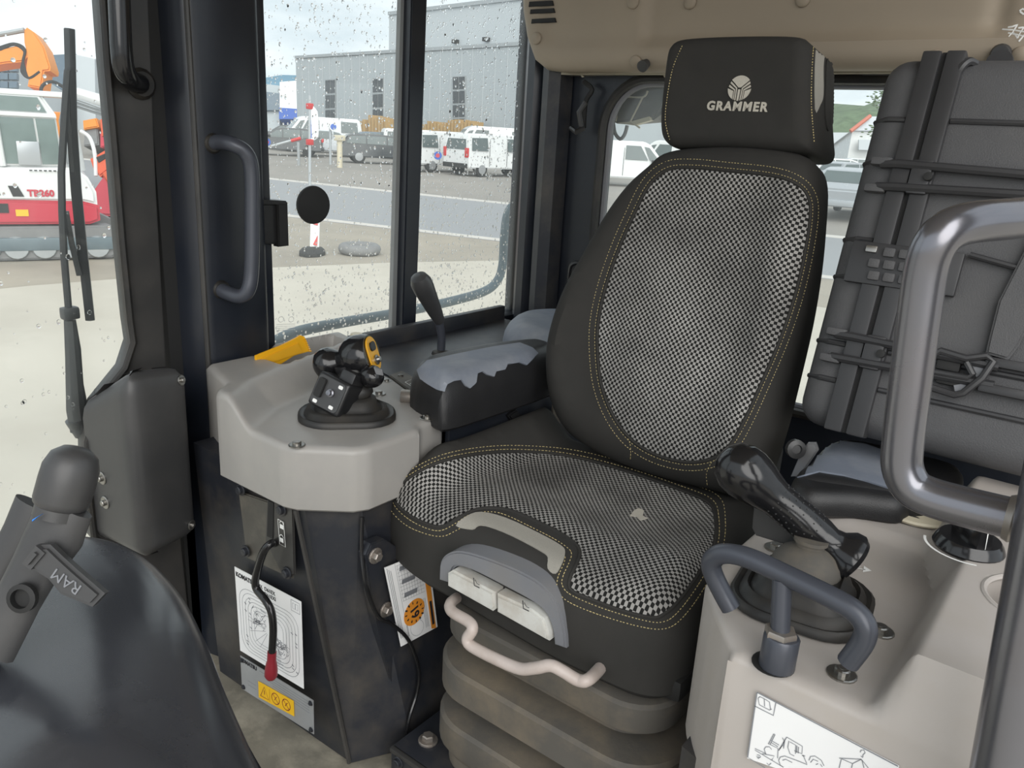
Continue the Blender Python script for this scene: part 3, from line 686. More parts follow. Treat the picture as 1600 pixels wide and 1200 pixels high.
B().lathe([(.011, 0), (.015, .003), (.015, .014), (.008, .016), (.007, .012), (0, .012)], P(1240, 700, y=1.22), (.6, -.75, .2), 16).build('recliner_knob', K['cover'], seat)
B().prism([P(x, y, y=1.225) for x, y in ((1252, 705), (1262, 692), (1274, 692), (1278, 704), (1250, 745), (1235, 745))], (0, .008, 0), .002).build('recliner_bracket', K['trimgrey'], seat)
# seat belt and buckle at the left rear of the cushion
sb = thing('seat_belt', P(830, 690, z=.50), 'dark seat belt buckle and webbing tucked beside the cushion', 'seat belt')
FBk = Frame(P(812, 655, x=-.90), (0, .75, -.6), (.3, .5, .6))
B().prism([P(x, y, x=-.895) for x, y in ((795, 650), (808, 640), (826, 662), (812, 676))], (-.018, 0, 0), .003).build('buckle', K['black'], sb)
B().lathe([(.0, 0), (.03, 0), (.034, .006), (.034, .03), (.026, .04)], P(832, 678, x=-.90), (.8, -.5, .3), 18).build('retractor', K['rubberdusty'], sb)
B().prism([P(x, y, x=-.885) for x, y in ((866, 625), (874, 640), (876, 668), (866, 700), (856, 700), (862, 660))], (-.004, 0, 0)).build('webbing', K['rubberdusty'], sb)
# shared fasteners
def bolt_mesh(name, r, h, m, washer=1.6, hexa=True):
    b = B(); b.lathe([(r * washer, 0), (r * washer, h * .25), (r * washer * .9, h * .35)], seg=16)
    b.lathe([(r, h * .3), (r, h), (r * .8, h * 1.15), (0, h * 1.15)], seg=6 if hexa else 14)
    if not hexa: b.lathe([(r * .45, h * 1.12), (r * .45, h * 1.2), (0, h * 1.2)], seg=6)
    for f in b.bm.faces: f.smooth = False
    me = bpy.data.meshes.new(name); bmesh.ops.recalc_face_normals(b.bm, faces=b.bm.faces); b.bm.to_mesh(me); b.bm.free(); me.materials.append(m); return me
ME_SCREW = bolt_mesh('button_screw', .007, .006, K['steel'], 1.9, False)
ME_BOLT = bolt_mesh('hex_bolt', .011, .012, K['rusty'], 1.6)
ME_DARK = bolt_mesh('dark_screw', .0075, .007, K['navydirty'], 1.5, False)
ME_WASH = bolt_mesh('washer_bolt', .0055, .007, K['steel'], 2.2, False)

# ================================================================== RIGHT HAND CONSOLE (image left)
cab = thing('console_cabinet', (-1.1, .95, 0), 'dark navy steel cabinet under the grey joystick console', 'cabinet')
top = [(-1.30, .750), (-.978, .748), (-.905, .805), (-.903, 1.74), (-1.385, 1.74), (-1.385, .97), (-1.30, .97)]
bot = [(-1.30, .775), (-.905, .785), (-.850, .885), (-.850, 1.74), (-1.385, 1.74), (-1.385, .97), (-1.30, .97)]
B().loft([[(x, y, 0.002) for x, y in bot], [(x, y, .52) for x, y in top]]).build('housing', K['navydirty'], cab)
B().tube([P(x, y, z=z) for x, y, z in ((462, 797, .5),)] + [Vector((-.906, .781, .005))], .0045, 6).build('folded_edge', K['pillar'], cab)
yp = .744
def pn(px, py, off=0): return P(px, py, y=yp - off)
cp = B().prism([pn(x, y, .001) for x, y in ((372, 768), (448, 794), (456, 905), (385, 872))], (0, .006, 0), .002).build('cover_plate', K['dirtysteel'], cab)
lp = B().prism([pn(x, y, .005) for x, y in ((417, 779), (457, 793), (460, 897), (454, 903), (440, 897), (414, 846))], (0, .005, 0), .002).build('slot_plate', K['pillar'], cab)
B().prism([pn(x, y, .0065) for x, y in ((419, 782), (427, 786), (426, 842), (417, 838))], (0, .002, 0)).build('slot', K['matte'], lp)
lf = Frame(pn(437, 832, .0066), (1, 0, -.02), (0, 0, 1))
lk = B()
sq = [pn(x, y, .0068) for x, y in ((434, 811), (443, 816), (446, 855), (437, 850))]
lk.ribbon(sq + [sq[0]], (0, -1, 0), .0012)
for cy in (823, 844):
    c0 = pn(440, cy, .0068); lk.ribbon([c0 + Vector((.005 * math.cos(a), 0, .005 + .005 * math.sin(a))) for a in np.linspace(0, math.pi, 7)], (0, -1, 0), .0014)
    lk.ribbon([c0 + Vector((-.005, 0, 0)), c0 + Vector((.005, 0, 0))], (0, -1, 0), .008)
lk.build('lock_symbol', K['whiteink'], lp)
for x, y in ((377, 765), (385, 861), (441, 796), (449, 895)): inst('bolt', ME_DARK, cab, pn(x, y, .006), (0, -1, 0))

def qmap(c4):
    c4 = [Vector(c) for c in c4]
    return lambda s, t: c4[0].lerp(c4[1], s).lerp(c4[3].lerp(c4[2], s), t)
def label_plate(c4, m, name, parent, t=.001):
    a = [Vector(c) for c in c4]; n = (a[1] - a[0]).cross(a[3] - a[0]).normalized()
    if n.dot(CAM - a[0]) < 0: n = -n
    o = B().prism(a, n * t).build(name, m, parent, smooth=False); return o, n
def rr_st(x0, y0, x1, y1, r, n=5):
    p = rrect(x1 - x0, y1 - y0, r, n, (x0 + x1) / 2, (y0 + y1) / 2); return [(v.x, v.y) for v in p] + [(p[0].x, p[0].y)]
# printed service diagram
c4 = [pn(367, 885), pn(471, 940), pn(475, 1076), pn(376, 1016)]
dg, n_ = label_plate(c4, K['paper'], 'service_diagram', cab); q = qmap([c + n_ * .0013 for c in c4])
ln = B(); rnd = random.Random(7)
for k in range(6):
    i = .045 * k; ln.ribbon([q(*p) for p in rr_st(.05 + i, .19 + i * .85, .95 - i, .94 - i * .8, .16 - i * .3)], n_, .0009)
for k in range(11):
    a = rnd.uniform(0, 6.28); ln.ribbon([q(.5 + .05 * math.cos(a), .55 + .05 * math.sin(a)), q(.5 + .33 * math.cos(a), .56 + .27 * math.sin(a))], n_, .0007)
for cx, cy, n0 in ((.33, .48, 24), (.68, .66, 26)):
    for k in range(n0):
        x, y = cx + rnd.gauss(0, .06), cy + rnd.gauss(0, .05); ln.ribbon([q(x + rnd.gauss(0, .025), y + rnd.gauss(0, .02)) for _ in range(4)], n_, .0012)
for k in range(16):
    x, y = rnd.choice((.13, .2, .84, .9)), rnd.uniform(.28, .85); ln.ribbon([q(x, y), q(x + .03, y + .015)], n_, .0022)
for k in range(9): ln.ribbon([q(.56, .74 + .02 * k), q(.56 + .16 * rnd.uniform(.6, 1), .74 + .02 * k)], n_, .001)
sq = [(.86, .03), (.98, .03), (.98, .15), (.86, .15), (.86, .03)]; ln.ribbon([q(*p) for p in sq], n_, .0012)
for k in (0, 1): ln.ribbon([q(*p) for p in ((.88 + .04 * k, .06), (.915 + .04 * k, .06), (.915 + .04 * k, .12), (.88 + .04 * k, .12), (.88 + .04 * k, .06))], n_, .0008)
ln.build('printed_lines', K['inkgrey'], dg)
xd = c4[1] - c4[0]; yd = c4[0] - c4[3]
text('maker_name', 'KOMATSU', q(.17, .075), xd, yd, .0125, K['ink'], dg, bold=.0004)
text('model_text', 'PX  D61EX\nPXI D61EXI', q(.50, .10), xd, yd, .0105, K['ink'], dg)
# aluminium warning plate
c4 = [pn(376, 1024), pn(490, 1094), pn(491, 1147), pn(379, 1076)]
ap, n_ = label_plate(c4, K['plate'], 'warning_plate', cab); q = qmap([c + n_ * .0013 for c in c4])
xd = c4[1] - c4[0]; yd = c4[0] - c4[3]
text('maker_name', 'KOMATSU', q(.12, .10), xd, yd, .0115, K['ink'], ap, bold=.0004)
ln = B()
for k in range(5): ln.ribbon([q(.28 + .06 * k, .10 + .07 * k), q(.95, .12 + .08 * k)], n_, .0011)
for k in range(2): ln.ribbon([q(.1, .62 + .12 * k), q(.22, .62 + .12 * k)], n_, .001)
ln.build('printed_lines', K['inkgrey'], ap)
for s, t in ((.03, .1), (.97, .12), (.03, .9), (.97, .9)): ln = inst('rivet', ME_DARK, ap, q(s, t), n_); ln.scale = (.45, .45, .45)
c4b = [pn(404, 1064, .002), pn(459, 1095, .002), pn(460, 1119, .002), pn(405, 1089, .002)]
yl, n_ = label_plate(c4b, K['yellow'], 'warning_sticker', ap); q = qmap([c + n_ * .0013 for c in c4b])
ln = B(); ln.ribbon([q(.06, .82), q(.18, .15), q(.30, .82), q(.06, .82)], n_, .0015); ln.ribbon([q(.18, .36), q(.18, .62)], n_, .0018); ln.ribbon([q(.33, .1), q(.33, .9)], n_, .0006)
for cx in (.50, .80):
    ln.ribbon([q(cx + .11 * math.cos(a), .5 + .34 * math.sin(a)) for a in np.linspace(0, 2 * math.pi, 17)], n_, .0016); ln.ribbon([q(cx - .08, .26), q(cx + .08, .74)], n_, .0014); ln.ribbon([q(cx - .03, .62), q(cx + .01, .42), q(cx + .04, .34)], n_, .0014)
ln.build('warning_symbols', K['red'], yl)

# side panel towards the seat, with bolts
xs = -.872
def ps(px, py, off=0): return P(px, py, x=xs + off)
B().prism([ps(x, y, .0) for x, y in ((572, 868), (580, 850), (600, 842), (700, 905), (705, 1070), (640, 1160), (612, 1075), (580, 930))], (-.02, 0, 0), .002).build('side_panel', K['navydirty'], cab)
for x, y in ((586, 868), (603, 952), (646, 1132)): inst('bolt', ME_BOLT, cab, ps(x, y, .001), (1, 0, 0)).scale = (.8, .8, .8)
B().box(Vector((0, .0, 0)) + ps(646, 1134, -.001), (.004, .036, .036), bev=.002).build('bolt_tab', K['dirtysteel'], cab)

# inspection card standing against the side panel
card = thing('inspection_card', ps(655, 1008), 'white inspection card with orange 19 stamp beside the seat', 'card')
c4 = [ps(600, 887, .012), ps(668, 860, .012), ps(683, 979, .012), ps(626, 1010, .012)]
cb, n_ = label_plate(c4, K['paper'], 'card', card, .0012); q = qmap([c + n_ * .0016 for c in c4])
B().prism([q(*p) for p in ((.83, .0), (.95, .0), (.95, 1), (.83, .98))], n_ * .0003).build('orange_band', K['orange'], cb)
ln = B()
for k in range(3): ln.ribbon([q(.04 + .035 * k, .02 + .02 * k), q(.04 + .035 * k, .9)], n_, .0011)
for k in range(8): ln.ribbon([q(.26 + .065 * k, .03), q(.26 + .065 * k, .47)], n_, .0005)
for k in range(11): ln.ribbon([q(.24, .03 + .044 * k), q(.80, .03 + .044 * k)], n_, .0005)
for k in (.08, .24, .41): ln.ribbon([q(.3, k), q(.62, k)], n_, .009)
ln.ribbon([q(.22, .0), q(.22, 1)], n_, .0006)
for k in range(3): ln.ribbon([q(.70 + .035 * k, .55), q(.70 + .035 * k, .93)], n_, .0009)
ln.ribbon([q(.24 + .0 * k, .72), q(.24, .92)], n_, .0012)
ln.ribbon([q(.47 + .17 * math.cos(a), .87 + .10 * math.sin(a)) for a in np.linspace(0, 2 * math.pi, 25)], n_, .0006)
ln.build('printed_table', K['inkgrey'], cb)
cen = q(.46, .66); ux = (c4[1] - c4[0]).normalized(); uy = (c4[3] - c4[0]).normalized()
B().lathe([(.0255, 0), (.0255, .0005), (0, .0005)], cen, n_, 28).build('orange_stamp', K['orange'], cb)
tk = B()
for k in range(12):
    a = k * math.pi / 6; d = ux * math.cos(a) + uy * math.sin(a); tk.ribbon([cen + n_ * .0009 + d * .018, cen + n_ * .0009 + d * .0235], n_, .0032 if k % 3 else .0022)
tk.build('stamp_ticks', K['ink'], cb)
text('stamp_number', '19', cen + n_ * .0008, uy, ux, .026, K['ink'], cb, bold=.0006)
B().prism([q(*p) + n_ * .0006 for p in ((.86, .62), (.92, .62), (.92, .93), (.86, .93))], n_ * .0003).build('dark_logo_bar', K['ink'], cb)

# thin black cable down the cabinet
tag(B().tube(catmull([ps(566, 808, -.02), ps(565, 860, -.012), ps(572, 915, .006), ps(590, 962, .014), ps(612, 975, .02), ps(638, 1000, .022), ps(654, 1045, .022), ps(652, 1080, .022), ps(640, 1120, .024), ps(632, 1160, .026), ps(625, 1200, .026)], 6, False), .0035, 8).build('cable', K['gloss']), 'thin black cable hanging down beside the inspection card', 'cable')
# locking lever
ll = thing('safety_lever', pn(432, 850, .01), 'black bent lock lever with red rubber tip', 'lever')
B().tube(catmull([pn(430, 850, -.004), pn(424, 849, .022), pn(413, 860, .032), pn(404, 885, .034), pn(399, 908, .034), pn(402, 922, .034), pn(415, 938, .036), pn(424, 956, .036), pn(427, 985, .037), pn(425, 1022, .038)], 6, False), .0068, 12).build('rod', K['gloss'], ll)
B().lathe([(.0078, 0), (.0078, .02), (.0095, .026), (.0112, .04), (.0112, .052), (.008, .058), (0, .059)], pn(425, 1018, .038), pn(423, 1064, .038) - pn(425, 1018, .038), 16).build('red_tip', K['red'], ll)

# grey moulded console cover with tray
con = thing('joystick_console', (-1.1, .9, .50), 'grey moulded console with sunken tray around the joystick', 'console')
FCn = FZ(.60)
ol = [(-1.186, .735), (-1.170, .722), (-.995, .722), (-.970, .730), (-.900, .788), (-.888, .812), (-.888, .925), (-.905, .945), (-.914, 1.01), (-1.02, 1.055), (-1.13, 1.10), (-1.37, 1.16), (-1.37, .975), (-1.325, .970), (-1.325, .800), (-1.20, .76)]
ol = [Vector(p) for p in ol]
def side(u, v, a, b):
    e = np.array(b) - np.array(a); L = np.hypot(*e); return ((u - a[0]) * e[1] - (v - a[1]) * e[0]) / L
def sm(t): t = np.clip(t, 0, 1); return t * t * (3 - 2 * t)
FOOT = ((-1.056, .70), (-1.135, .822), (-1.205, 1.06))
def gcon(u, v, d):
    s1 = -side(u, v, FOOT[0], FOOT[1]); s2 = -side(u, v, FOOT[1], FOOT[2])
    # positive beyond the wall foot
    s = np.maximum(s1, s2)
    h = .046 * sm(s / .062)
    bin_ = sm((s2 - .066) / .016) * sm((v - .90) / .02) * sm((1.13 - v) / .02) * sm((u + 1.355) / .015)
    back = sm((v - 1.00 - (u + 1.1) * -.2) / .03) * 0
    return h - bin_ * .06 + back - .003 * sm((u + .955) / .03) * 0
conb, bvn = slab(FCn, ol, .012, .012, .10, 'shroud', K['grey'], con, g=gcon, step=.0075, Rb=.004, want_bvh=True, bstep=.01)
for x, y in ((464, 696), (667, 654), (592, 616)):
    h = cast(bvn, x, y, .0); inst('screw', ME_SCREW, con, h[0], (0, 0, 1))
h = cast(bvn, 500, 640, .0006)
if h: B().prism([cast(bvn, *p, .0004)[0] for p in ((481, 636), (497, 633), (512, 640), (497, 645))], (0, 0, .0005)).build('tray_label', K['pillar'], con)

# yellow ice scraper in the bin
xs_ = -1.285
sc = thing('ice_scraper', P(440, 560, x=xs_), 'yellow plastic ice scraper poking out of the console bin', 'scraper')
body = [(400, 556), (440, 540), (464, 528), (470, 524), (476, 526), (480, 534), (484, 549), (460, 556), (430, 575), (400, 585)]
B().prism([P(x, y, x=xs_) for x, y in body], (-.006, .0, 0), .001).build('blade', K['scraper'], sc)
for k in range(7):
    a = P(474 + k * 1.6, 529 + k * 3.2, x=xs_ - .002); B().box(a, (.008, .005, .0022)).build('tooth', K['scraper'], sc)
B().prism([P(x, y, x=xs_ + .003) for x, y in ((408, 561), (440, 547), (466, 536), (474, 551), (440, 562), (412, 572))], (-.003, 0, 0), .001).build('raised_panel', K['amber'], sc)
# cream cap on the sill
kn = thing('cap_knob', P(557, 535, x=-1.33), 'small cream cap on a black stud by the window sill', 'knob')
B().lathe([(.012, 0), (.014, .003), (.013, .009), (0, .010)], P(557, 527, x=-1.33), (0, 0, 1), 16).build('cap', K['cream'], kn)
B().lathe([(.009, -.03), (.009, .0)], P(557, 527, x=-1.33), (0, 0, 1), 12).build('stud', K['matte'], kn)

# blade joystick
js = thing('blade_joystick', P(545, 660, z=.613), 'black joystick with yellow switch face on ribbed rubber boot', 'joystick')
j0 = Vector((-1.022, .882, .613))
def ring(c, w, d, r, z, rot=.35):
    out = []
    for p in rrect(w, d, r, 6): out.append((c.x + p.x * math.cos(rot) - p.y * math.sin(rot), c.y + p.x * math.sin(rot) + p.y * math.cos(rot), z))
    return out
bt = B(); rot = math.radians(50)
seq = [(.168, .132, 0, 0), (.168, .132, .006, 0), (.160, .124, .010, 0), (.150, .114, .007, 0), (.144, .108, .008, 0), (.138, .102, .016, .0), (.124, .09, .019, .002), (.116, .083, .015, .003), (.10, .07, .022, .004), (.094, .064, .032, .005), (.072, .050, .037, .008), (.066, .046, .034, .009), (.078, .056, .044, .011), (.070, .05, .055, .013), (.046, .038, .060, .015), (.042, .036, .062, .016), (.052, .042, .072, .018), (.034, .032, .085, .02)]
R_ = []
for w, d, z, s_ in seq: R_.append(ring(j0 + Vector((-s_ * .1, s_ * .8, 0)), w, d, min(w, d) * .42, j0.z + z, rot))
bt.loft(R_); bt.build('rubber_boot', K['rubber'], js, ang=55)
def at(px, py, y): return P(px, py, y=y)
g0, g1 = at(497, 572, .885), at(572, 555, .925)
B().tube([at(552, 640, .895), at(545, 600, .895), at(540, 572, .895)], [.016, .015, .02], 12).build('stem', K['black'], js)
gv = (g1 - g0); gl = gv.length
B().lathe([(0, -.006), (.014, -.003), (.025, .005), (.0295, .016), (.029, .028), (.023, .038), (.019, .045), (.022, .052), (.032, .060), (.038, .070), (.0395, .082), (.038, gl + .004), (.034, gl + .012), (0, gl + .013)], g0, gv, 28).build('grip', K['gloss'], js)
fc = g0 + gv.normalized() * (gl + .0125); gn = gv.normalized()
uu = Vector((0, 0, 1)); uu = (uu - gn * uu.dot(gn)).normalized(); ww = gn.cross(uu)
face = B().prism([fc + uu * p.y + ww * p.x for p in rrect(.042, .062, .020, 6)], gn * .003, .0008).build('switch_face', K['amber'], js)
B().prism([fc + gn * .003 + uu * p.y + ww * p.x for p in rrect(.022, .016, .006, 4, 0, .013)], gn * .003, .0008).build('rocker', K['black'], face)
B().lathe([(.009, 0), (.009, .003), (.006, .004), (.005, .009), (0, .010)], fc + gn * .003 - uu * .012, gn, 14).build('thumb_switch', K['steel'], face)
# remote switch box clamped to the stem
bx = at(527, 617, .862); bn = Vector((.25, -.92, .35)).normalized(); bu = Vector((.86, .38, -.30)); bu = (bu - bn * bu.dot(bn)).normalized(); bw = bn.cross(bu)
rm = M3(bu, bw, bn)
sbx = B().box(bx, (.066, .060, .056), rm, .006, 3).build('switch_box', K['black'], js)
fp = bx + bn * .0283
B().prism([fp + bu * p.x + bw * p.y for p in rrect(.058, .052, .008, 4)], bn * .001).build('box_face', K['cover'], sbx)
B().prism([fp + bn * .001 + bu * p.x + bw * p.y for p in rrect(.015, .034, .004, 4, -.017, .004)], bn * .005, .001).build('rocker', K['matte'], sbx)
B().lathe([(.007, 0), (.007, .004), (.0045, .005), (.0045, .010), (0, .011)], fp + bn * .001 + bu * .006 + bw * .003, bn, 14).build('button', K['bar'], sbx)
for a, c_ in ((.019, .019), (.016, -.019), (-.018, -.021)): B().prism([fp + bn * .001 + bu * (a + p.x) + bw * (c_ + p.y) for p in rrect(.009, .006, .002, 3)], bn * .0006).build('button_mark', K['whiteink'], sbx)
B().box(at(553, 595, .885), (.03, .03, .05), rm, .005).build('clamp', K['black'], js)
B().sphere(at(580, 588, .905), .021, (1.15, 1, .95), 3).build('trigger_housing', K['gloss'], js)
B().prism([at(583 + a, 580 + b, .884) for a, b in ((0, -6), (12, -2), (14, 7), (4, 5))], (0, .004, 0), .001).build('trigger', K['trimgrey'], js)
# ---------------------------------------------------------------- shelf behind the console, lever and armrest
sh = thing('side_shelf', (-1.14, 1.38, .52), 'dark steel shelf under the armrest beside the sliding window', 'shelf')
B().prism([Vector(p) for p in ((-.905, 1.015, .585), (-1.02, 1.06, .585), (-1.13, 1.105, .585), (-1.36, 1.165, .585), (-1.36, 1.735, .585), (-.905, 1.735, .585))], (0, 0, .022), .003).build('top_plate', K['navydirty'], sh)
B().box((-1.352, 1.45, .62), (.02, .56, .05), bev=.004).build('upstand', K['navydirty'], sh)
B().box((-.91, 1.38, .555), (.012, .72, .075), bev=.003).build('front_lip', K['navy'], sh)
zt = .607
lbp = B().prism([P(x, y, z=zt) for x, y in ((608, 590), (628, 583), (672, 607), (680, 612), (662, 616), (640, 614))], (0, 0, .006), .0015).build('label_plate', K['dirtysteel'], sh)
c4 = [P(x, y, z=zt + .0064) for x, y in ((633, 597), (645, 592), (666, 604), (652, 609))]
q = qmap(c4); ln = B(); ln.ribbon([q(*p) for p in ((0, 0), (1, 0), (1, 1), (0, 1), (0, 0))], (0, 0, 1), .0016)
for k in range(4): ln.ribbon([q(.2 + .15 * k, .25), q(.3 + .15 * k, .75), q(.35 + .15 * k, .3)], (0, 0, 1), .0016)
ln.build('white_symbol', K['whiteink'], lbp)
for x, y in ((626, 589), (666, 607), (604, 596)): inst('screw', ME_SCREW, sh, P(x, y, z=zt + .004), (0, 0, 1)).scale = (.8, .8, .8)
fit = thing('hose_fitting', P(655, 625, z=zt + .012), 'rusty steel coupling lying in front of the torn armrest', 'fitting')
f0, f1 = P(627, 619, z=zt + .014), P(690, 624, z=zt + .014); fv = (f1 - f0); fl = fv.length
B().lathe([(.0, 0), (.0125, 0), (.0135, .002), (.0135, fl * .48), (.0125, fl * .49), (.0125, fl * .51), (.0135, fl * .52), (.0135, fl * .66), (.0, fl * .66)], f0, fv, 18).build('sleeve', K['rusty'], fit)
B().lathe([(.010, fl * .62), (.010, fl * .84), (.012, fl * .86), (.012, fl * .96), (0, fl * .97)], f0, fv, 14).build('plug', K['steel'], fit)
rl = thing('ripper_lever', P(689, 552, z=zt), 'black ripper lever with fat knob in front of the window', 'lever')
b0 = P(689, 553, z=zt); xx = b0.x
B().tube([b0, P(690, 525, x=xx), P(686, 500, x=xx + .004)], .0095, 12).build('shaft', K['lever'], rl)
k0 = P(687, 502, x=xx + .004); k1 = P(655, 435, x=xx + .01)
kv = k1 - k0; kl = kv.length
B().lathe([(.0, -.002), (.012, 0), (.0135, .010), (.0165, .03), (.0205, kl * .55), (.0235, kl * .78), (.0235, kl * .92), (.018, kl * 1.03), (.008, kl * 1.07), (0, kl * 1.075)], k0, kv, 20, sy=1.0).build('knob', K['cover'], rl)
B().lathe([(.022, 0), (.020, .006), (.012, .010)], b0, (0, 0, 1), 18).build('collar', K['rubber'], rl)

arm = thing('armrest', (-.98, 1.2, zt), 'black padded right armrest with torn grey covering', 'armrest')
FA = FZ(.630)
ao = [Vector(p) for p in ((-.90, .975), (-.876, .985), (-.868, 1.08), (-.866, 1.30), (-.90, 1.35), (-.965, 1.35), (-1.005, 1.26), (-1.025, 1.14), (-1.025, 1.06), (-.985, 1.0))]
pad, bva = slab(FA, catmull(ao, 3), .066, .036, .035, 'pad', K['vinyl'], arm, step=.01, want_bvh=True)
torn = [(653, 579), (668, 565), (712, 555), (772, 543), (812, 537), (832, 545), (840, 553), (822, 571), (810, 567), (792, 570), (788, 578), (774, 581), (771, 589), (760, 586), (753, 581), (745, 584), (743, 598), (733, 607), (726, 603), (720, 594), (708, 596), (698, 601), (694, 612), (684, 609), (672, 602), (658, 593)]
overlay(bva, torn, .003, 6, 'torn_cover', K['wornvinyl'], pad, FA, thick=.001)
FA2 = FZ(.645)
ao2 = [Vector(p) for p in ((-.90, 1.37), (-.90, 1.62), (-1.0, 1.66), (-1.10, 1.64), (-1.15, 1.55), (-1.13, 1.46), (-1.06, 1.375), (-.97, 1.36))]
slab(FA2, catmull(ao2, 3), .055, .05, .035, 'rear_pad', K['wornvinyl'], arm, step=.012)
B().prism([P(x, y, x=-.915) for x, y in ((690, 610), (700, 600), (860, 560), (862, 610), (792, 622), (752, 630), (722, 655), (700, 657), (693, 650))], (-.06, 0, 0), .004).build('side_shell', K['vinyl'], arm)

# seat base box on the floor with vent slots and bolts
bb = thing('seat_base_box', (-.55, 1.05, 0), 'dusty black steel box with vent slots under the seat', 'box')
B().box((-.55, 1.06, .034), (.56, .50, .066), bev=.004).build('housing', K['navydirty'], bb)
B().box((-.55, .812, .062), (.56, .012, .010), bev=.003).build('front_lip', K['pillar'], bb)
for k in range(5): B().box((-.705 + .0 * k, .8085, .052 - .010 * k), (.13, .006, .005), bev=.002).build('vent_slot', K['matte'], bb)
inst('bolt', ME_BOLT, bb, (-.79, .862, .067)); inst('bolt', ME_DARK, bb, (-.81, .8095, .045), (0, -1, 0))
inst('bolt', ME_BOLT, bb, (-.31, .90, .067))

# ================================================================== LEFT HAND CONSOLE (image right)
lc_ = thing('travel_console', (-.14, .92, .3), 'beige moulded console with travel joystick tray and dial', 'console')
FL = FZ(.60)
lo = [(-.302, .800), (-.235, .712), (-.215, .702), (-.02, .700), (.03, .715), (.07, .80), (.09, 1.0), (.09, 1.24), (-.30, 1.24), (-.318, 1.0), (-.315, .85)]
def gleft(u, v, d):
    e = np.clip(d / .02, 0, 1)
    # raised block to the right of the tray, with the dial and the cup well
    xw = -.100 + .030 * np.clip((v - .98) / .1, 0, 1) * -1
    blk = sm((u - xw) / .030)
    rear = sm((v - 1.065) / .03)
    rim = .010 * sm((.722 - v) / .012) * 0
    well = sm((.056 - np.hypot(u - .010, (v - .905))) / .008)
    return .066 * blk * e + .010 * rear * (1 - blk) * e - .085 * well
B().tube([Vector((.010 + .0555 * math.cos(a), .905 + .0555 * math.sin(a), .6745)) for a in np.linspace(0, 2 * math.pi, 41)[:-1]], .0035, 8, closed=True).build('cup_rim', K['beige'], lc_)
left, bvl = slab(FL, catmull([Vector(p) for p in lo], 3), .010, .016, .20, 'shroud', K['beige'], lc_, g=gleft, step=.0045, Rb=.004, want_bvh=True, bstep=.007)
B().loft([[(x, y, z) for x, y in ((-.29, .76), (-.20, .73), (.06, .73), (.08, 1.2), (-.29, 1.2))] for z in (.002, .42)]).build('pedestal', K['navydirty'], lc_)
for x, y in ((1212, 857), (1375, 987), (1315, 1054), (1428, 817)):
    h = cast(bvl, x, y, 0); inst('screw', ME_SCREW, lc_, h[0], (0, 0, 1)).scale = (1.1, 1.1, 1.1)
# white line drawing label on the front face
FLf = Frame((0, .6985, 0), (1, 0, 0), (0, 0, 1))
def pl(px, py, off=0): return P(px, py, y=.6985 - off)
c4 = [pl(1183, 1081), pl(1405, 1196), pl(1395, 1262), pl(1168, 1184)]
lb, n_ = label_plate(c4, K['paper'], 'instruction_label', lc_); ln = B()
def L(*pp, w=.0008): ln.ribbon([pl(x, y, .0016) for x, y in pp], (0, -1, 0), w)
def sk(*pp, w=.0008): L(*[(1150 + x / 5.926, 1070 + y / 5.926) for x, y in pp], w=w)
sk((195, 70), (1500, 755), w=.0014); sk((195, 70), (108, 672), (270, 770), w=.0012); sk((370, 162), (346, 285), (172, 196), w=.001)
sk((205, 125), (215, 185), (310, 235), (330, 225)); sk((222, 110), (262, 130), (310, 160), (320, 230)); sk((262, 130), (265, 200)); sk((205, 125), (222, 110))
sk((350, 455), (300, 550), (315, 555), (362, 460), (350, 455)); sk((325, 515), (400, 560)); sk((325, 535), (390, 575)); sk((320, 555), (390, 590), (385, 680)); sk((430, 490), (445, 520), (435, 570)); sk((470, 485), (615, 570), (610, 640), (540, 610)); sk((470, 485), (395, 610)); sk((490, 520), (480, 580), (500, 640), (540, 660)); sk((500, 530), (555, 560), (550, 640)); sk((565, 565), (560, 630)); sk((580, 575), (575, 635)); sk((430, 560), (400, 600)); sk((455, 500), (440, 590))
sk((260, 600), (275, 575), (310, 575), (330, 600)); sk((262, 600), (275, 640)); sk((245, 640), (355, 660), (330, 700)); sk((175, 590), (280, 640)); sk((175, 605), (440, 765))
sk((395, 700), (410, 670), (450, 660), (560, 700), (660, 740)); sk((395, 700), (410, 745), (440, 765)); sk((430, 700), (460, 690), (520, 720)); sk((620, 650), (655, 730)); sk((610, 655), (640, 660))
sk((675, 700), (690, 665), (730, 660), (790, 700), (815, 750)); sk((690, 720), (715, 690), (760, 710)); sk((740, 740), (760, 730)); sk((780, 735), (800, 760)); sk((190, 660), (205, 685), (230, 665)); sk((285, 725), (305, 745), (325, 725)); sk((195, 650), (225, 655)); sk((200, 670), (215, 670))
sk((955, 680), (1160, 690), (1225, 770)); sk((975, 685), (1080, 730), (1160, 690)); sk((975, 690), (955, 770)); sk((1080, 730), (1070, 770)); sk((1165, 695), (1185, 770)); sk((1150, 625), (1160, 605), (1185, 605), (1195, 630), (1175, 650), (1175, 670)); sk((1155, 660), (1175, 675))
ln.build('line_drawing', K['inkgrey'], lb)
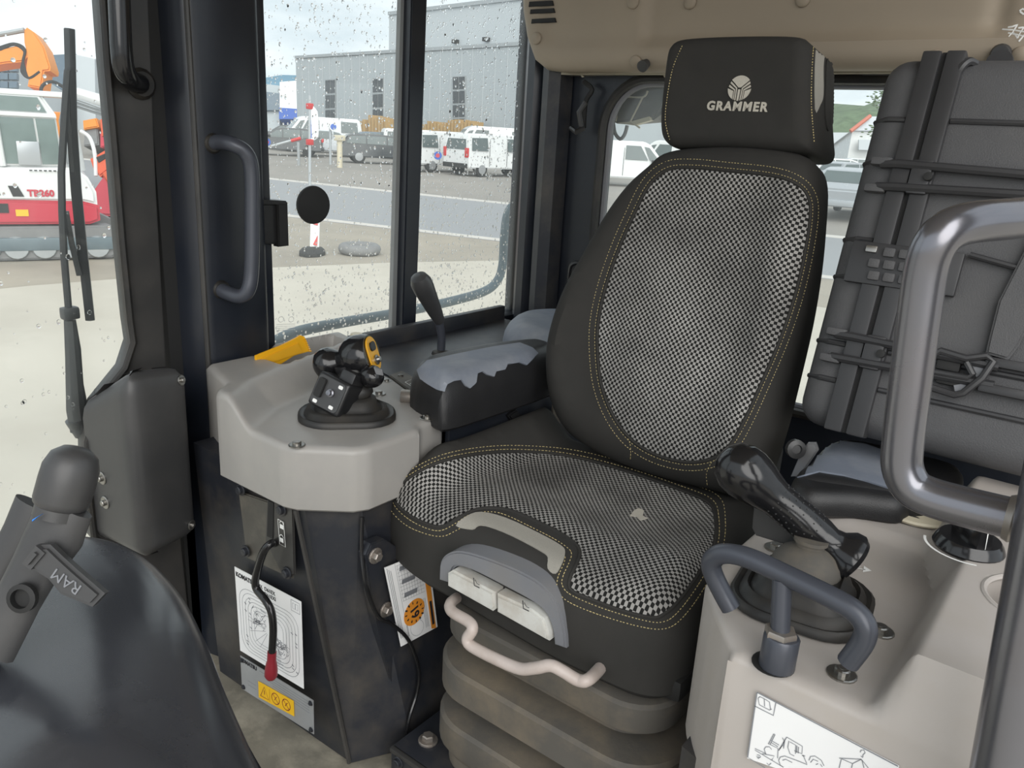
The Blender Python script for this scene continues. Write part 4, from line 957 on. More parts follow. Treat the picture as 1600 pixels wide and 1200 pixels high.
# travel joystick: boot, stem, handle
tj = thing('travel_joystick', P(1250, 950, z=.61), 'glossy black travel joystick with dimpled handle on rubber boot', 'joystick')
t0 = P(1252, 935, z=.612)
seq = [(.150, .150, 0), (.150, .150, .006), (.142, .142, .010), (.132, .132, .008), (.126, .126, .014), (.116, .116, .018), (.110, .110, .014), (.10, .10, .020), (.092, .092, .030), (.078, .078, .034), (.074, .074, .030)]
bt = B(); bt.loft([ring(t0, w, d, w * .33, t0.z + z, math.radians(8)) for w, d, z in seq]); bt.build('rubber_boot', K['rubber'], tj, ang=55)
B().lathe([(.040, 0), (.040, .008), (.037, .018), (.030, .027), (.021, .033), (.016, .035), (.016, .039), (.019, .040), (.019, .044), (.0, .045)], t0 + Vector((-.006, .016, .022)), (0, .1, 1), 24).build('dust_cap', K['rubberdusty'], tj)
h0, h1 = P(1158, 733, y=.86), P(1316, 866, y=.90); hv = h1 - h0; hl = hv.length; hn = hv.normalized()
B().lathe([(0, -.030), (.012, -.028), (.024, -.020), (.031, -.006), (.032, .008), (.030, .022), (.0255, .036), (.0215, .052), (.0210, .075), (.0215, hl - .062), (.0210, hl - .035), (.019, hl - .022), (.022, hl - .012), (.031, hl - .002), (.033, hl + .006), (.030, hl + .012), (0, hl + .014)], h0, hv, 28).build('handle', K['gloss'], tj)
dm = B(); u0 = hn.orthogonal().normalized(); w0 = hn.cross(u0)
for i in range(13):
    for k in range(16):
        a = (k + .5 * (i % 2)) * math.pi / 8; s_ = .052 + i * .0075
        if s_ > hl - .04: continue
        dm.sphere(h0 + hn * s_ + (u0 * math.cos(a) + w0 * math.sin(a)) * .0213, .0011, sub=1)
dm.build('grip_dimples', K['cover'], tj)
B().prism([P(x, y, y=.895) for x, y in ((1178, 780), (1196, 770), (1300, 838), (1290, 852), (1245, 858), (1180, 838), (1174, 826))], (0, .02, 0), .003).build('arm_web', K['cover'], tj)
B().tube([P(1246, 862, y=.895), P(1250, 890, y=.88)], .012, 12).build('stem', K['rusty'], tj)

# slate lock lever in front of the boot
tl = thing('parking_lock_lever', P(1213, 1035, z=.61), 'slate grey curved lock lever bar standing in the beige console', 'lever')
pl0 = P(1213, 1042, z=.6105); yl_ = pl0.y
bar = [P(x, y, y=yl_ + e) for x, y, e in ((1142, 950, .03), (1128, 925, .028), (1113, 893, .024), (1113, 874, .02), (1132, 865, .016), (1170, 872, .012), (1235, 902, .008), (1300, 934, .004), (1335, 955, .002), (1352, 978, .0), (1348, 1003, .0), (1325, 1035, .0))]
B().tube(catmull(bar, 5, False), .0105, 14).build('handle_bar', K['lever'], tl)
B().tube([P(1222, 905, y=yl_ + .008), P(1219, 985, y=yl_ + .002)], .0095, 14).build('post', K['lever'], tl)
B().lathe([(.015, 0), (.016, .002), (.016, .013), (.015, .015)], P(1217, 1004, y=yl_ + .001), (0, .03, 1), 6).build('lock_nut', K['rusty'], tl)
B().lathe([(.0165, 0), (.0175, .002), (.0175, .034), (.016, .036)], pl0, (0, .03, 1), 18).build('socket', K['lever'], tl)
B().lathe([(.021, 0), (.021, .001), (.0, .001)], pl0 + Vector((-.004, .002, 0)), (0, 0, 1), 22).build('rubber_grommet', K['matte'], tl)
# rotary dial
kd = thing('rotary_dial', P(1510, 850, z=.67), 'black rotary dial with white pointer line on beige console', 'dial')
dc = cast(bvl, 1512, 856, 0)[0]
B().lathe([(.037, 0), (.038, .003), (.035, .010), (.032, .014), (0, .015)], dc, (0, 0, 1), 30).build('disc', K['gloss'], kd)
da = Vector((.55, -.83, 0)); db = Vector((.83, .55, 0))
rg = []
for s_, w_ in ((-.030, .008), (-.02, .012), (0, .014), (.02, .012), (.031, .008)):
    rg.append([dc + da * s_ + db * x * w_ + Vector((0, 0, z)) for x, z in ((-1, .012), (-.8, .034), (-.35, .042), (.35, .042), (.8, .034), (1, .012))])
B().loft(rg).build('grip_bar', K['gloss'], kd)
B().ribbon([dc + da * .024 + db * .0 + Vector((0, 0, .0428)), dc + da * .031 + Vector((0, 0, .0425)), dc + da * .034 + Vector((0, 0, .016))], db.cross(da) * -1, .004).build('pointer', K['whiteink'], kd)
ar = B(); ar.ribbon([dc + Vector((.045 * math.cos(a), .045 * math.sin(a), .0012)) for a in np.linspace(math.radians(185), math.radians(290), 14)], (0, 0, 1), .003)
ar.build('dial_scale', K['whiteink'], kd)
# arrows and letters printed on the tray
tr = B(); zz = .6108
def pz(x, y): return P(x, y, z=zz)
tr.ribbon([pz(1318, 884), pz(1352, 890)], (0, 0, 1), .0018); tr.mesh([pz(1350, 884), pz(1362, 892), pz(1348, 894)], [(0, 1, 2)])
tr.build('printed_arrow', K['whiteink'], lc_); B().ribbon([pz(1262, 862), pz(1290, 868)], (0, 0, 1), .0018).build('printed_line', K['whiteink'], lc_)
text('printed_letters', 'L  N  H', P(1322, 879, z=zz), P(1352, 890, z=zz) - P(1318, 884, z=zz), (0, 1, 0), .011, K['whiteink'], lc_)
# glass jar with rope in the cup well
jr = thing('rope_jar', (.018, .905, .60), 'glass topped jar wrapped in tan rope standing in the cup well', 'jar')
B().lathe([(0, -.06), (.030, -.06), (.034, -.03), (.034, .01), (.028, .03), (.024, .034)], (.030, .905, .62), (0, 0, 1), 22).build('rope_wrap', K['rope'], jr)
for k in range(8): B().tube([Vector((.030 + .0345 * math.cos(a), .905 + .0345 * math.sin(a), .575 + k * .009)) for a in np.linspace(0, 2 * math.pi, 25)[:-1]], .0042, 6, closed=True).build('rope_turn', K['rope'], jr)
B().lathe([(.026, 0), (.028, .004), (.028, .030), (.026, .034), (.024, .034), (.024, .004)], (.030, .905, .652), (0, 0, 1), 24).build('rim', K['steel'], jr)
# left armrest, worn top
la = thing('armrest', P(1330, 770, z=.64), 'worn left armrest with pale grey skin under the hard case', 'armrest')
FLa = FZ(.632)
slab(FLa, catmull(FLa.px([(1232, 775), (1250, 745), (1285, 745), (1340, 770), (1400, 790), (1424, 795), (1405, 808), (1340, 800), (1262, 795)]), 4), .025, .02, .014, 'front_roll', K['vinyl'], la, step=.008)
FLb = FZ(.640)
pd2, bvw = slab(FLb, catmull(FLb.px([(1240, 765), (1262, 735), (1290, 705), (1330, 700), (1420, 720), (1500, 745), (1490, 780), (1420, 792), (1330, 782)]), 4), .022, .03, .03, 'pad', K['vinyl'], la, step=.01, want_bvh=True)
overlay(bvw, [(1243, 748), (1262, 722), (1285, 694), (1300, 689), (1350, 695), (1400, 712), (1404, 762), (1388, 764), (1350, 752), (1318, 744), (1280, 738)], .0025, 6, 'worn_skin', K['wornvinyl'], pd2, FLb, thick=.001)
# pale disc under the armrest
ds = thing('paper_disc', P(1430, 812, z=.625), 'pale round lid lying under the left armrest', 'lid')
B().lathe([(.0, 0), (.052, 0), (.054, .003), (.052, .006), (.036, .006), (.034, .003), (0, .003)], P(1432, 800, z=.622), (0, 0, 1), 32).build('ring', K['cream'], ds)
# ================================================================== HARD CASE
hcase = thing('hard_case', (-.10, 1.25, .66), 'large black ribbed hard case leaning on the left armrest', 'case')
cl21 = math.radians(17)
FK = Frame((-.35, 1.215, .672), (1, 0, 0), (0, math.sin(cl21), math.cos(cl21)))
kc = FK.px([(1253, 630), (1405, 118)])
u0 = min(kc[0].x, kc[1].x); vT = FK.hit(1420, 98)[1]; vB = FK.hit(1262, 660)[1]
WK = .56
ko = rrect(WK, vT - vB, .035, 5, u0 + WK / 2, (vT + vB) / 2)
case, bvk = slab(FK, ko, .03, .034, .26, 'shell', K['case'], hcase, step=.03, Rb=.03, want_bvh=True)
hk = .0305
# seam between lid and base: two lips with a dark joint
us0 = FK.hit(1303, 690)[0]; 
def kline(px): return FK.px(px, hk)
sA = kline([(1300, 690), (1487, 108)]); 
um = (sA[0].x + sA[1].x) / 2
for du, nm in ((-.016, 'lid_lip'), (.016, 'base_lip')):
    B().box(FK.pt(um + du, (vT + vB) / 2, hk - .006), (.026, .03, vT - vB + .004), M3(FK.U, -FK.N, FK.V), .004).build(nm, K['caserib'], hcase)
B().box(FK.pt(um, (vT + vB) / 2, hk - .004), (.006, .012, vT - vB + .002), M3(FK.U, -FK.N, FK.V)).build('seam', K['matte'], hcase)
ry = [FK.hit(1380, 186, hk)[1], FK.hit(1360, 252, hk)[1], FK.hit(1327, 372, hk)[1], FK.hit(1310, 430, hk)[1], FK.hit(1278, 530, hk)[1], FK.hit(1262, 585, hk)[1]]
uend = u0 + WK - .02
for k, v_ in enumerate(ry):
    b = B(); b.tube([FK.pt(u0 - .001, v_, -.03), FK.pt(u0 + .004, v_, .012), FK.pt(u0 + .025, v_, hk)] + [FK.pt(um - .03, v_, hk)], .0042, 8); b.build('rib', K['caserib'], hcase)
    if k in (0, 5, 4): B().tube([FK.pt(um + .03, v_, hk), FK.pt(uend, v_, hk)], .0042, 8).build('rib', K['caserib'], hcase)
# two long latches, one hinge block with padlock eye
def latch(v_, fl=1):
    t = B(); 
    for dv in (.017, -.017): t.tube([FK.pt(um - .045, v_ + dv, hk + .006), FK.pt(um - .02, v_ + dv * 1.0, hk + .012), FK.pt(um + .17, v_ + dv * .75, hk + .010)], .0065, 8)
    o = t.build('latch', K['caserib'], hcase)
    for dv in (.02, -.02): B().box(FK.pt(um - .045, v_ + dv, hk + .006), (.03, .014, .012), M3(FK.U, -FK.N, FK.V), .004).build('latch_hook', K['case'], o)
    B().box(FK.pt(um + .012, v_, hk + .008), (.028, .014, .05), M3(FK.U, -FK.N, FK.V), .004).build('latch_base', K['caserib'], o)
    B().lathe([(.006, 0), (.006, .008), (0, .009)], FK.pt(um + .024, v_, hk + .012), FK.N, 12).build('pin', K['matte'], o)
    for dv in (.018, -.018): B().box(FK.pt(um + .19, v_ + dv, hk + .009), (.075, .014, .013), M3(FK.U, -FK.N, FK.V), .004).build('latch_tail', K['caserib'], o)
    return o
latch(FK.hit(1420, 279, hk)[1]); l2 = latch(FK.hit(1345, 548, hk)[1])
vb = FK.hit(1375, 415, hk)[1]
blk = B().box(FK.pt(um + .02, vb, hk + .006), (.15, .012, .062), M3(FK.U, -FK.N, FK.V), .003).build('clasp_block', K['caserib'], hcase)
for i in range(3):
    for j in range(3):
        if (i, j) == (0, 2): continue
        B().box(FK.pt(um - .022 + i * .021 + (2 - j) * .004, vb - .018 + j * .018, hk + .0135), (.016, .006, .0135), M3(FK.U, -FK.N, FK.V), .003).build('clasp_pad', K['case'], blk)
B().box(FK.pt(um - .026, vb + .020, hk + .0135), (.016, .006, .010), M3(FK.U, -FK.N, FK.V), .002).build('steel_eye', K['steel'], blk)
for k in range(5): B().tube([FK.pt(um + .05 + k * .006, vb - .016, hk + .014), FK.pt(um + .05 + k * .006, vb + .016, hk + .014)], .002, 6).build('clasp_ridge', K['case'], blk)
B().tube([FK.pt(um + .10, vb + .03, hk + .006), FK.pt(um + .185, vb + .016, hk + .006)], .0042, 8).build('rib', K['caserib'], hcase)
# diagonal handle with forked end
def kp(x, y, h=.045): p = FK.hit(x, y, h); return FK.pt(p.x, p.y, h)
hd = B().prism([kp(*p) for p in ((1628, 340), (1600, 392), (1560, 470), (1546, 525), (1540, 552), (1575, 562), (1592, 540), (1612, 500), (1640, 440))], FK.N * -.014, .003).build('carry_handle', K['case'], hcase)
B().tube([kp(*p, .048) for p in ((1458, 554), (1470, 548), (1510, 560), (1542, 556), (1552, 565), (1535, 590), (1505, 614), (1492, 617), (1450, 604))], .005, 8).build('handle_fork', K['caserib'], hd)
B().tube([kp(*p, .046) for p in ((1452, 580), (1512, 590), (1520, 585), (1510, 566))], .0045, 8).build('handle_fork', K['caserib'], hd)
B().prism([kp(*p, .042) for p in ((1518, 572), (1540, 568), (1545, 576), (1526, 590))], FK.N * -.006).build('fork_inlay', K['trimgrey'], hd)
B().prism([kp(*p, .042) for p in ((1490, 602), (1512, 598), (1504, 610), (1492, 612))], FK.N * -.006).build('fork_inlay', K['trimgrey'], hd)
for y_ in (572, 594): B().box(kp(1482, y_, .036), (.03, .012, .014), M3(FK.U, -FK.N, FK.V), .003).build('fork_pivot', K['matte'], hd)
# top handle and hinge knuckle
B().tube(catmull([kp(1493, 122, .03), kp(1503, 104, .035), kp(1514, 96, .03), kp(1524, 100, .02)], 5, False), .006, 8).build('top_strap', K['caserib'], hcase)
B().prism([kp(*p, .02) for p in ((1541, 92), (1580, 96), (1596, 104), (1598, 124), (1536, 114))], FK.N * -.05, .006).build('top_handle', K['case'], hcase)
B().lathe([(.0, 0), (.017, 0), (.018, .004), (.018, .03), (0, .03)], kp(1561, 96, -.01), -FK.N, 20).build('roller', K['caserib'], hcase)

# ================================================================== HEADLINER AT THE REAR
hl_ = thing('rear_headliner', (-.6, 1.70, 1.26), 'beige moulded headliner panel above the rear window', 'panel')
FHl = Frame((0, 1.735, 0), (1, 0, 0), (0, 0, 1))
ho_ = FHl.px([(819, -40), (822, 20), (828, 60), (840, 95), (858, 110), (885, 114), (1000, 113), (1200, 111), (1400, 110), (1600, 110), (1900, 112)]) 
zt_ = 1.70
ho_ = [ho_[0]] + ho_[1:] + [Vector((ho_[-1].x, zt_)), Vector((ho_[0].x, zt_))]
xA, xB = FHl.hit(1010, 60)[0], FHl.hit(1553, 60)[0]
def ghl(u, v, d):
    lip = sm((d - .045) / .03)
    step1 = sm((u - xA + .012) / .024); step2 = sm((u - xB) / .01)
    return -.028 * lip * sm((v - 1.262) / .02) + .018 * (1 - step1) * lip - .012 * np.exp(-((u - xB) / .016) ** 2) * lip
hlp, bvq = slab(FHl, ho_, .03, .03, .06, 'moulding', K['liner'], hl_, g=ghl, step=.014, Rb=.005, want_bvh=True, bstep=.02)
B().prism([FHl.pt(*p, -.02) for p in FHl.px([(862, 111), (1600, 107), (1600, 111), (862, 115.5)])], (0, .04, 0)).build('lower_lip', K['linerlight'], hl_)
for k, (y0, y1) in enumerate(((3, 11), (15, 22), (30, 37), (-12, -5))):
    x0 = 824 + k * 2 if k < 3 else 821
    h = [cast(bvq, x, y, .004) for x, y in ((x0 + 4, y0), (x0 + 40, y0 - 2), (x0 + 42, y1 - 2), (x0 + 3, y1))]
    if all(h): B().prism([a[0] for a in h], (0, .006, 0), .001).build('vent_slot', K['matte'], hl_)
pg = bpy.data.meshes.new('plug'); bq = B(); bq.lathe([(.014, 0), (.0145, .003), (.012, .006), (0, .0065)], seg=18)
for f in bq.bm.faces: f.smooth = True
bmesh.ops.recalc_face_normals(bq.bm, faces=bq.bm.faces); bq.bm.to_mesh(pg); bq.bm.free(); pg.materials.append(K['liner'])
for x, y in ((839, 60), (990, 4), (1079, 4), (994, 96), (1462, 89), (1255, 0), (1594, 86)):
    h = cast(bvq, x, y, 0)
    if h: inst('plug', pg, hl_, h[0], h[1])
h = cast(bvq, 1010, 99, 0); B().lathe([(.010, 0), (.010, .012), (.013, .014), (.013, .020), (.008, .021), (0, .019)], h[0], h[1], 18).build('rubber_stop', K['cover'], hl_)
h = cast(bvq, 1565, 84, 0); B().lathe([(.016, 0), (.017, .012), (.014, .018), (0, .019)], h[0], h[1], 18).build('rubber_stop', K['cover'], hl_)
gr = []
for k, stv in enumerate(([(1566, 46), (1580, 47), (1604, 51)], [(1575, 52), (1590, 55), (1604, 58)], [(1575, 43), (1582, 42), (1590, 39), (1583, 50), (1576, 58)], [(1591, 44), (1600, 43), (1594, 52), (1590, 60)], [(1583, 51), (1590, 60)], [(1604, 50), (1598, 58), (1592, 65)], [(1593, 17), (1598, 14), (1604, 16)], [(1594, 18), (1599, 22), (1604, 21)])):
    hh = [cast(bvq, x, y, .0008) for x, y in resample([Vector(p) for p in stv], 3, False)]
    hh = [a[0] for a in hh if a]
    if len(hh) > 1: B().ribbon(hh, (0, -1, 0), .0028).build('scribbled_stroke', K['whiteink'], hl_)
B().box(P(1372, 116, y=1.79), (.06, .01, .005), bev=.002).build('latch_slot', K['trimgrey'], hl_)
for x in (905, 1034): B().prism([P(x + a, b, y=1.77) for a, b in ((0, 114), (3, 114), (7, 120), (4, 121))], (0, .004, 0)).build('clip', K['linerlight'], hl_)

# lamp and wiring hanging outside the rear window
rlp = thing('work_lamp', P(990, 190, y=1.93), 'dusty rear work lamp hanging outside the back window', 'lamp')
B().prism([P(x, y, y=1.93) for x, y in ((957, 118), (954, 188), (962, 193), (1018, 188), (1032, 178), (1044, 150), (1046, 118))], (0, .10, 0), .008).build('housing', K['dirtysteel'], rlp)
B().box((-1.0, 1.90, 1.275), (.05, .12, .04), bev=.004).tube([Vector((-1.0, 1.95, 1.27)), P(1000, 135, y=1.97)], .015, 8).build('mount_arm', K['dirtysteel'], rlp)
B().prism([P(x, y, y=1.925) for x, y in ((962, 192), (990, 196), (1016, 188), (1014, 182), (985, 190))], (0, .02, 0)).build('bracket', K['cream'], rlp)
B().tube(catmull([P(958, 190, y=1.92), P(961, 208, y=1.92), P(969, 217, y=1.92), P(976, 210, y=1.92), P(980, 196, y=1.92)], 5, False), .005, 8).build('cable', K['trimgrey'], rlp)
B().tube([P(1000, 200, y=1.92), P(985, 190, y=1.92), P(1004, 152, y=1.92)], .0025, 6).build('wire', K['cream'], rlp)
B().tube(catmull([P(962, 190, y=1.92), P(966, 165, y=1.92), P(972, 152, y=1.92), P(1004, 152, y=1.92), P(1012, 142, y=1.92)], 4, False), .0025, 6).build('wire', K['cream'], rlp)

# ================================================================== GRAB BARS
gb = thing('grab_bar', P(1590, 818, y=.70), 'grey steel grab bar bent into a U at the entry post', 'grab bar')
gp = [P(1700, 322, y=.84), P(1600, 340, y=.775), P(1530, 346, y=.73), P(1490, 356, y=.71), P(1463, 378, y=.70), P(1447, 420, y=.70), P(1435, 500, y=.70), P(1422, 600, y=.70), P(1411, 690, y=.70), P(1410, 730, y=.70), P(1424, 760, y=.70), P(1452, 776, y=.70), P(1500, 790, y=.70), P(1560, 805, y=.70), P(1590, 812, y=.70)]
B().tube(catmull(gp, 4, False), .0165, 18).build('tube', K['bar'], gb)
B().lathe([(.0175, 0), (.0195, .003), (.0175, .008)], P(1590, 812, y=.70), P(1560, 804, y=.70) - P(1590, 812, y=.70), 16).build('weld', K['rusty'], gb)
ep = thing('entry_post', (.012, .685, 0), 'dark round steel post at the right edge by the console', 'post')
pa = P(1574, 1195, y=.64); pb_ = P(1648, 800, y=.66)
dv_ = (pb_ - pa).normalized()
B().tube([pa - dv_ * ((pa.z - .002) / dv_.z), pb_ + dv_ * .8], .024, 20).build('tube', K['bar'], ep)
B().lathe([(.05, 0), (.05, .008), (.03, .012)], pa - dv_ * ((pa.z - .002) / dv_.z), (0, 0, 1), 20).build('foot_plate', K['bar'], ep)
ph = thing('pillar_handle', P(333, 222, x=-1.335), 'dark steel grab handle welded to the navy pillar', 'grab handle')
B().tube(catmull([P(330, 224, x=-1.336), P(345, 222, x=-1.315), P(365, 226, x=-1.285), P(385, 240, x=-1.272), P(393, 268, x=-1.27), P(394, 340, x=-1.27), P(393, 420, x=-1.27), P(388, 452, x=-1.272), P(376, 463, x=-1.285), P(358, 459, x=-1.31), P(343, 452, x=-1.334)], 5, False), .0135, 14).build('tube', K['lever'], ph)
for x, y in ((331, 224), (344, 452)): B().lathe([(.019, 0), (.018, .004), (.014, .009)], P(x, y, x=-1.334), (1, -.1, 0), 14).build('weld', K['rubber'], ph)

# ================================================================== WIPER AND ITS MOTOR COVER
wm = thing('wiper_motor_cover', (-1.36, .66, .33), 'charcoal plastic wiper motor cover bolted to the door', 'cover')
A4 = [P(139, 740, x=-1.384), P(212, 740, x=-1.235), P(300, 740, x=-1.262)]
pv = [Vector((A4[0].x, A4[0].y)), Vector((A4[1].x, A4[1].y)), Vector((A4[2].x, A4[2].y)), Vector((-1.384, A4[2].y + .03))]
def rnd_corner(a, b, c, r, n=5):
    u = (a - b).normalized() * r; w = (c - b).normalized() * r; return [(b + u).lerp(b, t).lerp(b.lerp(b + w, t), t) for t in [k / n for k in range(n + 1)]]
pl_ = [pv[0]] + rnd_corner(pv[0], pv[1], pv[2], .032) + rnd_corner(pv[1], pv[2], pv[3], .012, 3) + [pv[3]]
pl_ = ccw(resample(pl_, .02))
zb_ = P(212, 868, x=-1.235).z - .032
def ztop(v): return .625 + (.705 - .625) * min(1, max(0, (v.x + 1.384) / .135))
rings_ = []
for f, i_ in ((0, .05), (.01, .034), (.03, .016), (.06, .005), (.10, 0), (.5, 0), (.86, 0), (.92, .004), (.96, .013), (.99, .030), (1.0, .05)):
    op = offset_poly(pl_, -i_)
    op = [Vector((max(q.x, -1.384), q.y)) for q in op]
    rings_.append([Vector((q.x, q.y, zb_ + f * (ztop(q) - zb_))) for q in op])
wb_ = B().loft(rings_); bmesh.ops.recalc_face_normals(wb_.bm, faces=wb_.bm.faces); bvo = BVHTree.FromBMesh(wb_.bm)
wb_.build('shell', K['cover'], wm, ang=60)
for x, y, s_ in ((160, 747, 1.0), (165, 785, 1.0), (283, 594, .8), (299, 820, .8)):
    h = cast(bvo, x, y, 0)
    if h: inst('bolt', ME_WASH, wm, h[0], h[1]).scale = (s_,) * 3
wp = thing('wiper', P(118, 665, x=-1.44), 'long black wiper arm and blade outside the door glass', 'wiper')
XP = -1.425
def wpp(x, y, o=0): return P(x, y, x=XP - o)
B().tube([wpp(124, 672), wpp(118, 640), wpp(113, 560), wpp(109, 500)], [.016, .016, .012, .010], 8).build('arm_head', K['cover'], wp)
B().tube([wpp(109, 505), wpp(100, 400), wpp(97, 330), wpp(96, 270), wpp(101, 180), wpp(106, 110)], .0062, 8).build('arm', K['black'], wp)
B().tube([wpp(114, 500), wpp(122, 545), wpp(126, 600), wpp(134, 640)], .005, 8).build('hose', K['rubber'], wp)
sp = [wpp(115 + (y - 540) * .09, y) + Vector((0, .005 * math.cos(y * 1.2), .0)) + Vector((.005 * math.sin(y * 1.2), 0, 0)) for y in np.arange(540, 610, 1.0)]
B().tube(sp, .0014, 5).build('spring', K['steel'], wp)
B().box(wpp(109, 489), (.02, .028, .022), bev=.005).build('clamp', K['cover'], wp)
B().tube([wpp(128, 680), wpp(118, 655)], [.012, .018], 10).build('pivot', K['cover'], wp)
bl = [(109, 45), (111, 120), (113, 200), (120, 300), (130, 400), (141, 500)]
B().tube([wpp(x, y, .002) for x, y in bl], [.0085] * 6, 6).build('blade', K['black'], wp)
B().tube([wpp(x - 5, y, .004) for x, y in bl[:5]], .0045, 6).build('blade_rubber', K['rubber'], wp)
B().tube([wpp(106, 110), wpp(104, 180), wpp(118, 280), wpp(112, 380), wpp(136, 450)][:3], .005, 6).build('bridge', K['cover'], wp)
B().tube([wpp(103, 330), wpp(112, 380), wpp(124, 430)], .005, 6).build('bridge', K['cover'], wp)

# mirror disc and clip on the window
md = thing('round_sticker_mirror', P(487, 320, x=-1.402), 'round black disc stuck on the side window', 'mirror')
B().lathe([(0, 0), (.040, 0), (.041, .003), (.040, .007), (.025, .010), (0, .011)], P(488, 320, x=-1.424), (1, -.1, 0), 32, sy=1.0, ref=(0, 0, 1)).build('disc', K['matte'], md)
wc = thing('window_latch', P(430, 350, x=-1.38), 'square black latch bracket beside the pillar handle', 'latch')
B().prism([P(x, y, x=-1.36) for x, y in ((408, 318), (436, 318), (437, 383), (412, 380))], (-.035, 0, 0), .003).build('body', K['black'], wc)
B().prism([P(x, y, x=-1.352) for x, y in ((434, 316), (450, 316), (452, 384), (436, 386))], (-.02, 0, 0), .002).build('flange', K['matte'], wc)
B().prism([P(x, y, x=-1.35) for x, y in ((410, 312), (448, 314), (450, 320), (411, 319))], (-.04, 0, 0), .002).build('top_flange', K['black'], wc)
# outside hand rail
hr = tag(B().tube(catmull([P(405, 560, x=-1.80), P(430, 534, x=-1.80), P(470, 517, x=-1.80), P(540, 503, x=-1.80), P(620, 489, x=-1.80), P(700, 472, x=-1.80), P(755, 456, x=-1.80), P(776, 440, x=-1.80), P(785, 415, x=-1.80), P(788, 370, x=-1.80), P(793, 335, x=-1.80), P(806, 318, x=-1.78), P(835, 312, x=-1.66), Vector((-1.40, 1.86, P(835, 312, x=-1.66).z))], 4, False), .016, 12).build('hand_rail', K['rail']), 'blue grey tube hand rail outside the side window', 'hand rail')

# ================================================================== DASH HOOD AND PHONE MOUNT
dh = thing('dashboard', (-.62, .12, 0), 'dusty black dashboard hood in the lower left corner', 'dashboard')
FDh = Frame((0, 0, .585), (1, 0, -.05), (0, 1, .06))
do = FDh.px([(-130, 985), (0, 905), (60, 874), (140, 861), (200, 872), (245, 897), (290, 945), (325, 1003), (352, 1062), (395, 1140), (430, 1200), (455, 1290), (200, 1420), (-150, 1350)])
ra, rb = FDh.hit(318, 965), FDh.hit(222, 1190)
def gdash(u, v, d):
    e = rb - ra; n = Vector((-e.y, e.x)).normalized()
    if n.dot(FDh.hit(400, 1180) - ra) < 0: n = -n
    s_ = (u - ra.x) * n.x + (v - ra.y) * n.y
    return -.45 * np.log1p(np.exp(np.clip(s_ / .02, -30, 30))) * .02 + .008 * sm((d - .04) / .06)
slab(FDh, catmull(do, 4), .04, .05, .05, 'hood', K['hood'], dh, g=gdash, step=.012, Rb=.02)
B().loft([[(x, y, z) for x, y in ((-.80, .06), (-.62, .06), (-.62, .24), (-.80, .24))] for z in (.002, .54)]).build('column', K['hood'], dh)
pm = thing('phone_mount', P(40, 930, d=.62), 'black double socket mount arm with wing knob above the dashboard', 'mount')
def mp3(x, y, d=.62): return P(x, y, d=d)
c0 = mp3(108, 742); ax_ = (mp3(112, 715) - mp3(90, 790)).normalized()
B().lathe([(.0, .023), (.010, .0215), (.017, .016), (.0205, .006), (.0208, -.004), (.0205, -.020), (.0195, -.024), (.0175, -.026), (.0175, -.034), (.0, -.034)], c0, ax_, 26).build('ball_cap', K['cover'], pm)
arm_pts = [(92, 785), (75, 830), (45, 880), (15, 935), (-30, 1010)]
def half(off, wid, name, dd):
    R_ = []
    for (x, y), w_ in zip(arm_pts, (wid, wid * 1.05, wid * .9, wid * .85, wid)):
        a = mp3(x + off[0], y + off[1], dd); t = (mp3(-30, 1010, dd) - mp3(92, 785, dd)).normalized(); s_ = t.cross(FW).normalized(); f = s_.cross(t)
        R_.append([a + s_ * w_ * math.cos(q_) + f * w_ * .55 * math.sin(q_) for q_ in np.linspace(0, 2 * math.pi, 17)[:-1]])
    return B().loft(R_).build(name, K['cover'], pm)
half((12, 4), .0215, 'arm_shell', .62)
half((-42, 0), .014, 'arm_shell', .645)
kn_ = B().prism([mp3(x, y, .595) for x, y in ((52, 853), (75, 852), (96, 872), (118, 892), (161, 929), (141, 950), (92, 930), (72, 906), (40, 886))], FW * .012, .003).build('wing_knob', K['cover'], pm)
B().prism([mp3(x, y, .590) for x, y in ((30, 882), (52, 854), (66, 866), (44, 892))], FW * .014, .003).build('knob_block', K['cover'], pm)
text('raised_letters', 'RAM', mp3(104, 908, .5945), mp3(84, 895, .595) - mp3(126, 924, .595), mp3(100, 940, .595) - mp3(112, 880, .595), .012, K['trimgrey'], kn_, extrude=.0005)
B().lathe([(.007, -.002), (.011, -.002), (.011, .003), (.0075, .004), (.0075, -.003), (0, -.003)], mp3(36, 934, .604), -FW, 20).build('bolt_eye', K['matte'], pm)
B().prism([mp3(x, y, .598) for x, y in ((50, 812), (66, 803), (58, 808), (50, 815))], FW * .002).build('blue_mark', K['blue'], pm)
B().tube([mp3(-30, 1010), mp3(-60, 1100, .66)], .015, 10).build('stem', K['cover'], pm)
